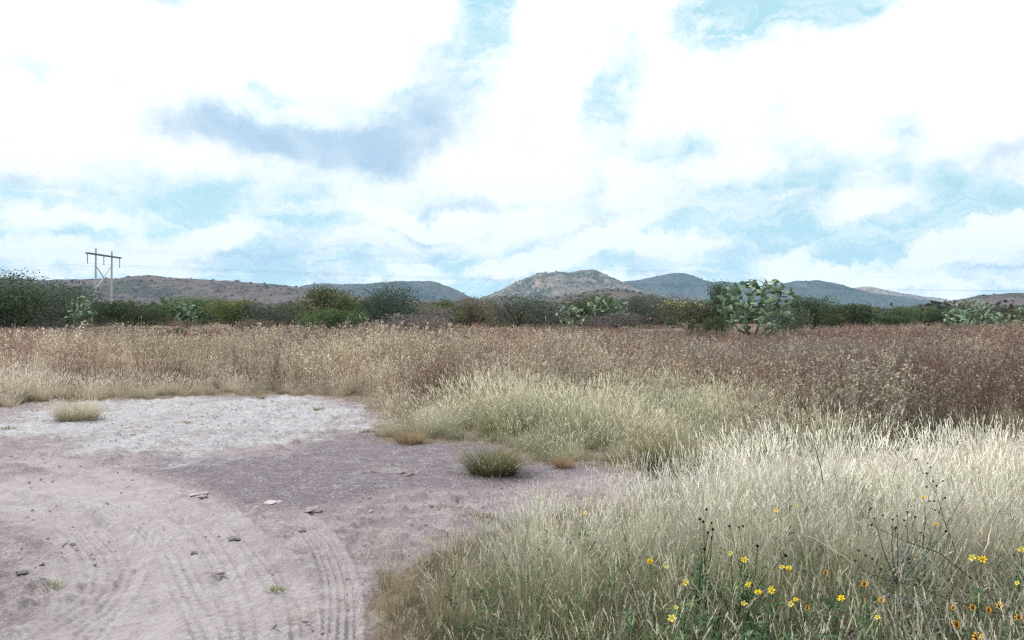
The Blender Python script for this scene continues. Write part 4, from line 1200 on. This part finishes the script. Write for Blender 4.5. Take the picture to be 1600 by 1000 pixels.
tussock('grass_tussock', 'rusty dry tuft at the left foot of the bank', 640, 694, 60, .22, [srgb(122, 104, 80), srgb(170, 150, 118), srgb(190, 172, 142)], 420, 16, wd=.006)
tussock('grass_tussock', 'green tuft in the bank above the round tussock', 776, 682, 60, .32, gD, 520, 17, wd=.006)
tussock('grass_tussock', 'small green weed at the edge of the straw band', 404, 624, 24, .16, gA, 160, 18, wd=.008)

# --- stones and clods one can point to
def stone(label, px, py, wpx, flat, seed, col=srgb(160, 152, 156), cat='stone'):
    x, y = G(px, py); r = wpx / F * y / 2
    me = rock_mb(r, seed, flat, 3, col).mesh('stone', [M_STONE], False)
    o = link('stone', me); o.location = (x, y, gz(x, y) + r * flat * .25); o.rotation_euler = (0, 0, seed * .7)
    return tag(o, label, cat, 'stones and clods on the dirt')
stone('flat pale stone on the dark soil beside the track', 311, 775, 26, .3, 1, srgb(178, 172, 178))
stone('small thin stone on the dirt, middle of the clearing', 489, 797, 28, .22, 2, srgb(120, 112, 116))
stone('dark clod right of the middle of the dark soil', 645, 744, 18, .4, 3, srgb(112, 104, 108))
stone('long dark crust slab on the dark soil, left of the round tussock', 612, 738, 44, .16, 4, srgb(104, 100, 104))
stone('dark clod beside the start of the right tyre track', 467, 829, 22, .35, 5, srgb(96, 88, 90))
stone('small grey stone right of the tyre track start', 534, 827, 20, .35, 6, srgb(128, 120, 122))
stone('little dark clod left of the tyre tracks fork', 366, 843, 16, .4, 7, srgb(104, 96, 100))
stone('tiny black clod between the wide tracks', 303, 865, 11, .5, 8, srgb(84, 76, 80))
stone('small dark clod below the flat golden clump', 655, 822, 24, .3, 9, srgb(110, 98, 98))
stone('tiny pebble near the left weed on the dirt', 34, 896, 16, .4, 10, srgb(100, 96, 92))
stone('low clod between the wide tracks further down', 341, 897, 16, .35, 11, srgb(128, 118, 122))
stone('pale flake of crust at the edge of the dark soil', 425, 786, 22, .15, 12, srgb(190, 184, 186))

# ------------------------------------------------------------------ flowering weeds in the foreground grass
def petals_mesh(name, R, npet, col, cup=.25, seed=0):
    rr = random.Random(seed); mb = MB()
    for k in range(npet):
        a_ = 2 * PI * k / npet + rr.uniform(-.12, .12); d = Vector((math.cos(a_), math.sin(a_), 0)); s = Vector((-d.y, d.x, 0))
        L = R * rr.uniform(.85, 1.1); wv = R * 1.9 / npet * 1.5; lift = cup + rr.uniform(-.15, .2)
        pts = [d * R * .12, d * L * .45 + Vector((0, 0, lift * L * .45)), d * L * .85 + Vector((0, 0, lift * L * .6)), d * L + Vector((0, 0, lift * L * .5))]
        L *= rr.choice((1, 1, 1, .7)); c_ = [jit(col, .22)] * 4
        mb.ribbon(pts, [wv * .35, wv, wv * .85, wv * .25], s, c_)
    return mb.mesh(name, [M_PLAIN])
def centre_mesh(name, r, col):
    mb = rock_mb(r, 3, .6, 1, col); return mb.mesh(name, [M_PLAIN], True)
YEL, YEL2, ORA = (.86, .66, .03), (.80, .68, .16), (.88, .44, .03)
FL = {'y': [petals_mesh('petals', .015, 7, YEL, .45, s) for s in range(3)], 'p': [petals_mesh('petals', .015, 5, YEL2, .6, s + 5) for s in range(2)], 'o': [petals_mesh('petals', .0145, 8, ORA, .35, s + 9) for s in range(3)]}
CN = {'y': centre_mesh('centre', .007, (.62, .38, .03)), 'p': centre_mesh('centre', .005, (.5, .42, .08)), 'o': centre_mesh('centre', .0085, (.12, .06, .03))}
BUD = centre_mesh('bud', .0068, srgb(44, 42, 38))
GST = srgb(92, 108, 76)

def flower_plant(label, flowers, seed, name='flowering_weed', leafy=1.0, hz=.55, stemc=GST, leafc=None):
    """flowers: (px, py, kind, size); each is placed where the photo shows it, hz above the ground"""
    random.seed(seed)
    heads = []
    for f in flowers:
        px, py, kd = f[:3]; sz = f[3] if len(f) > 3 else 1.0
        h = hz + rnd(-.04, .04); x, y = G(px, py, h); heads.append((Vector((x, y, h)), kd, sz))
    cx = sum(h[0].x for h in heads) / len(heads); cy = sum(h[0].y for h in heads) / len(heads)
    base = Vector((cx + rnd(-.05, .05), cy + .06, 0)); base.z = gz(base.x, base.y)
    o = empty(name, base)
    tag(o, label, 'wildflower' if name == 'flowering_weed' else 'weed', 'yellow and orange wildflowers in the foreground grass' if name == 'flowering_weed' else None)
    st = MB(); lf = MB()
    lc = leafc or [srgb(84, 112, 78), srgb(104, 128, 92), srgb(72, 98, 72)]
    fork = Vector((rnd(-.02, .02), rnd(-.02, .02), hz * .45))
    def leaves_along(p, q, n):
        for k in range(n):
            c = p.lerp(q, rnd(.05, .95)); a_ = rnd(0, 2 * PI)
            L = rnd(.03, .07); d = Vector((math.cos(a_), math.sin(a_), rnd(-.1, .7))).normalized()
            s = d.cross(Vector((0, 0, 1))).normalized(); s = (s + Vector((0, 0, rnd(-.5, .5)))).normalized()
            col = jit(random.choice(lc), .15)
            for side in (-1, 0, 1):            # three-lobed leaf
                dd = (d + s * side * .8).normalized(); e = c + dd * L * (1 if side == 0 else .65); m_ = c.lerp(e, .55) + Vector((0, 0, .005))
                sn = dd.cross(Vector((rnd(-.3, .3), rnd(-.3, .3), 1))).normalized()
                lf.ribbon([c, m_, e], [.002, L * .2, .001], sn, [col] * 3)
    st.tube([Vector((0, 0, -.03)), fork * .5 + Vector((.01, 0, 0)), fork], [.004, .0034, .003], stemc, 5)
    leaves_along(Vector((0, 0, .05)), fork, int(26 * leafy))
    for k in range(int(4 * leafy)):                          # leafy side shoots
        a_ = rnd(0, 2 * PI); e = fork * rnd(.3, 1) + Vector((math.cos(a_) * rnd(.08, .2), math.sin(a_) * rnd(.08, .2), rnd(.05, .22)))
        s0 = fork * rnd(.2, .8); st.tube([s0, s0.lerp(e, .5) + Vector((0, 0, .01)), e], [.0025, .002, .0012], stemc, 4); leaves_along(s0, e, 16)
    for hp, kd, sz in heads:
        p = hp - base; md_ = fork.lerp(p, .55) + Vector((rnd(-.02, .02), rnd(-.02, .02), .0))
        st.tube([fork, md_, p], [.0028, .002, .0014], stemc, 4); leaves_along(fork, md_, int(14 * leafy))
        if kd == 'b':
            q = link('seed_head', BUD, o); q.location = p; q.scale = (sz, sz, sz * 1.3)
        else:
            q = link('flower', random.choice(FL[kd]), o); q.location = p; q.scale = (sz * rnd(.8, 1.05), sz * rnd(.7, 1.05), sz * rnd(.7, 1.6))
            tilt = Vector((-hp.x * .5 + rnd(-.6, .6), -1.0 + rnd(-.5, .5), rnd(.5, 1.5))).normalized()
            q.rotation_mode = 'QUATERNION'; q.rotation_quaternion = tilt.to_track_quat('Z', 'Y')
            c = link('centre', CN[kd], q); c.location = (0, 0, .002)
    link('stem', st.mesh('stem', [M_PLAIN], True), o)
    if lf.v: link('leaves', lf.mesh('leaves', [M_PLAIN]), o)
    return o

flower_plant('weed with one large bright yellow flower facing the camera, above the cluster', [(1163, 875, 'y', 1.15), (1142, 864, 'p', .8)], 1)
flower_plant('yellow wildflower right of the large single one', [(1233, 888, 'y', 1.05), (1222, 886, 'p', .9)], 2)
flower_plant('weed with a close cluster of three yellow flowers', [(1170, 914, 'y', 1.0), (1184, 926, 'y', .95), (1205, 923, 'y', 1.15), (1162, 943, 'p', .9)], 3, leafy=1.4)
flower_plant('weed with two yellow flowers low beside the three-flower cluster', [(1243, 938, 'y', .9), (1236, 944, 'p', .8), (1262, 950, 'o', .7)], 4, leafy=1.3)
flower_plant('wildflower with two small pale yellow heads left of the clusters', [(1071, 910, 'p', 1.0), (1042, 886, 'p', .8)], 5)
flower_plant('single yellow flower at the left side of the flower group', [(1015, 877, 'y', .9)], 6, leafy=.7)
flower_plant('yellow-orange flower with drooping petals in the middle foreground', [(1315, 935, 'y', 1.0)], 7)
flower_plant('small yellow flower deep in the pale grass, upper right', [(1443, 777, 'y', 1.05)], 8, leafy=.5)
flower_plant('small yellow flower just below the upper right one', [(1464, 820, 'y', 1.0)], 9, leafy=.5)
flower_plant('small yellow flower in the pale grass above the dark seed heads', [(1213, 797, 'p', 1.1), (1245, 790, 'p', .7)], 10, leafy=.6)
flower_plant('lone pale yellow flower at the far left tip of the foreground grass', [(915, 802, 'p', 1.2)], 11, leafy=.8, hz=.4)
flower_plant('pale yellow flowers close to the bottom edge', [(1050, 966, 'p', 1.1), (1056, 950, 'p', .7)], 12, leafy=1.3)
flower_plant('weed with two wide yellow flowers under the bent dead twig', [(1535, 874, 'y', 1.35), (1520, 872, 'p', 1.1)], 13)
flower_plant('yellow flower cut by the right edge', [(1597, 860, 'y', 1.3)], 14)
flower_plant('row of three orange flowers at the lower right', [(1520, 950, 'o', 1.0), (1545, 953, 'o', .9), (1563, 947, 'o', 1.15)], 15)
flower_plant('two orange flowers low left of the orange row', [(1494, 975, 'o', 1.0), (1490, 950, 'o', .7)], 16)
flower_plant('bright orange flower at the bottom edge', [(1527, 996, 'o', 1.2)], 17)
flower_plant('orange flower at the right edge beside the orange row', [(1592, 965, 'o', 1.0), (1590, 912, 'p', .8)], 18)
flower_plant('small dull orange flower in the centre of the lower right grass', [(1351, 913, 'o', .95)], 19)
flower_plant('faded orange flower near the bottom, left of the orange row', [(1377, 938, 'o', .85), (1372, 965, 'p', .8)], 20)
flower_plant('faded pinkish-orange flower near the drooping yellow one', [(1290, 895, 'o', .75)], 21)
flower_plant('tall stalks with dark round seed heads left of the yellow cluster', [(1104, 796, 'b', 1.2), (1094, 811, 'b', 1.1), (1099, 815, 'b', 1.1), (1112, 817, 'b', .9), (1114, 827, 'b', 1.2), (1106, 832, 'b', 1), (1112, 840, 'b', .9), (1101, 858, 'b', 1.1)], 31,
             'seedy_weed', .9, .68)
flower_plant('short stalks with dark seed heads beside the yellow cluster', [(1140, 822, 'b', 1.1), (1155, 824, 'b', .8), (1161, 822, 'b', 1), (1184, 853, 'b', 1.2), (1228, 868, 'b', 1.3)], 32, 'seedy_weed', .9, .62)
flower_plant('grey stalks with small dark seed heads in the right grass', [(1395, 812, 'b', .9), (1402, 806, 'b', .8), (1418, 800, 'b', .9), (1430, 808, 'b', 1), (1478, 830, 'b', 1), (1460, 783, 'b', .9), (1366, 810, 'b', .8)], 33, 'seedy_weed', .3, .62,
             stemc=srgb(112, 112, 118), leafc=[srgb(128, 134, 132), srgb(112, 120, 116)])

# --- leafy green weeds in the grass without flowers
random.seed(61)
def leafy_weed(label, px, py, seed, hz=.38):
    return flower_plant(label, [(px, py, 'b', .35)], seed, 'leafy_weed', 2.2, hz)
leafy_weed('dark leafy weed at the bottom edge left of the yellow flowers', 1120, 985, 62)
leafy_weed('leafy green weed under the yellow clusters', 1195, 972, 63)
leafy_weed('leafy green weed between the single and the clustered yellow flowers', 1120, 930, 64, .42)
leafy_weed('leafy weed at the bottom right under the orange flowers', 1462, 968, 65)

# --- dead branches and stalks over the foreground grass
def twig(name, label, pts, r0, col, side=None, cat='twig', buds=0, seed=1):
    random.seed(seed)
    P3 = []
    for px, py, h in pts:
        x, y = G(px, py, h); P3.append(Vector((x, y, h)))
    base = P3[0].copy(); base.z = 0
    mb = MB(); n = len(P3)
    q = []
    for i in range(n - 1):
        for k in range(3): q.append(P3[i].lerp(P3[i + 1], k / 3) - base + Vector((rnd(-1, 1), rnd(-1, 1), rnd(-1, 1))) * r0 * .9)
    q.append(P3[-1] - base)
    mb.tube(q, [r0 * (1 - .6 * i / len(q)) for i in range(len(q))], col, 6)
    for s in (side or []):
        Q = [Vector((*G(a_, b_, h_), h_)) - base for a_, b_, h_ in s]
        mb.tube(Q, [r0 * .55 * (1 - .5 * i / len(Q)) for i in range(len(Q))], col, 5)
    for k in range(buds):
        p = random.choice(q[len(q) // 3:]); e = p + Vector((rnd(-.05, .05), rnd(-.05, .05), rnd(.01, .08)))
        mb.tube([p, e], [r0 * .35, r0 * .2], col, 4)
        c = rock_mb(.006, k, .9, 1, col); n0 = len(mb.v); mb.v += [v + e for v in c.v]; mb.c += c.c; mb.f += [tuple(i + n0 for i in f) for f in c.f]; mb.mi += c.mi
    o = link(name, mb.mesh(name, [M_PLAIN], True)); o.location = base
    return tag(o, label, cat, None)
palec = srgb(208, 196, 176); darkc = srgb(84, 76, 74)
twig('dead_branch', 'pale bent dead branch rising at the right edge of the grass', [(1542, 905, .34), (1540, 862, .5), (1547, 825, .58), (1560, 800, .66), (1573, 782, .72), (1586, 765, .76), (1604, 768, .74)], .0042, palec,
     [[(1556, 815, .60), (1576, 808, .62), (1604, 798, .66)], [(1562, 800, .66), (1568, 790, .70), (1576, 778, .73)]], 'branch')
twig('dry_stalk', 'long dark stalk slanting across the right grass', [(1600, 965, .30), (1540, 955, .40), (1480, 935, .46), (1430, 915, .52), (1380, 905, .55), (1340, 890, .60)], .0026, darkc, None, 'stalk', 10, 2)
twig('dry_stalk', 'dark stalk slanting up left above the long one', [(1520, 905, .40), (1470, 865, .50), (1420, 848, .55), (1370, 826, .60), (1330, 780, .68)], .0024, darkc, None, 'stalk', 9, 3)
twig('dry_stalk', 'dark stalk with buds in the upper right grass', [(1500, 880, .30), (1478, 820, .56), (1462, 770, .68), (1440, 735, .75)], .0022, darkc, [[(1478, 820, .56), (1500, 785, .66), (1520, 748, .72)]], 'stalk', 12, 4)
twig('dry_stalk', 'pale straw stem leaning left to right through the lower grass', [(1420, 960, .25), (1370, 915, .45), (1320, 870, .56), (1275, 842, .60), (1262, 838, .6)], .002, palec, None, 'stalk', 0, 5)
twig('dry_stalk', 'pale straw stem leaning across the yellow flower patch', [(1300, 935, .3), (1260, 905, .45), (1215, 872, .56), (1180, 862, .58)], .002, palec, None, 'stalk', 0, 6)
twig('dry_stalk', 'short thick pale straw below the seed heads', [(1100, 945, .30), (1108, 930, .40), (1125, 905, .52)], .003, palec, None, 'stalk', 0, 7)
twig('dry_stalk', 'dark thin stalks rising from the pale grass near the far edge', [(1290, 790, .25), (1282, 730, .60), (1272, 690, .78), (1266, 655, .86)], .0028, srgb(96, 78, 72), [[(1282, 730, .60), (1290, 690, .76), (1300, 665, .82)], [(1276, 705, .70), (1260, 680, .78)]], 'stalk', 8, 8)
twig('dry_stalk', 'white straw arch in the right grass', [(1480, 850, .35), (1500, 800, .56), (1518, 790, .62), (1528, 812, .56)], .002, palec, None, 'stalk', 0, 9)

# ------------------------------------------------------------------ haze
hb = MB()
B = 5400; zb, zt = -60.0, 400.0
v8 = [Vector((sx_ * B, sy_ * B, z_)) for z_ in (zb, zt) for sx_, sy_ in ((-1, -1), (1, -1), (1, 1), (-1, 1))]
hb.v = v8; hb.c = [(1, 1, 1)] * 8
hb.f = [(3, 2, 1, 0), (4, 5, 6, 7), (0, 1, 5, 4), (1, 2, 6, 5), (2, 3, 7, 6), (3, 0, 4, 7)]; hb.mi = [0] * 6
hm = bpy.data.materials.new('haze'); hm.use_nodes = True
for n in list(hm.node_tree.nodes): hm.node_tree.nodes.remove(n)
ho = hm.node_tree.nodes.new('ShaderNodeOutputMaterial'); hv = hm.node_tree.nodes.new('ShaderNodeVolumePrincipled')
hv.inputs['Color'].default_value = (.44, .70, 1.0, 1); hv.inputs['Density'].default_value = 1.25e-4; hv.inputs['Anisotropy'].default_value = 0.0
hm.node_tree.links.new(hv.outputs[0], ho.inputs['Volume'])
tag(link('haze', hb.mesh('haze', [hm])), 'thin bluish haze over the distant hills', 'haze', None, 'stuff')
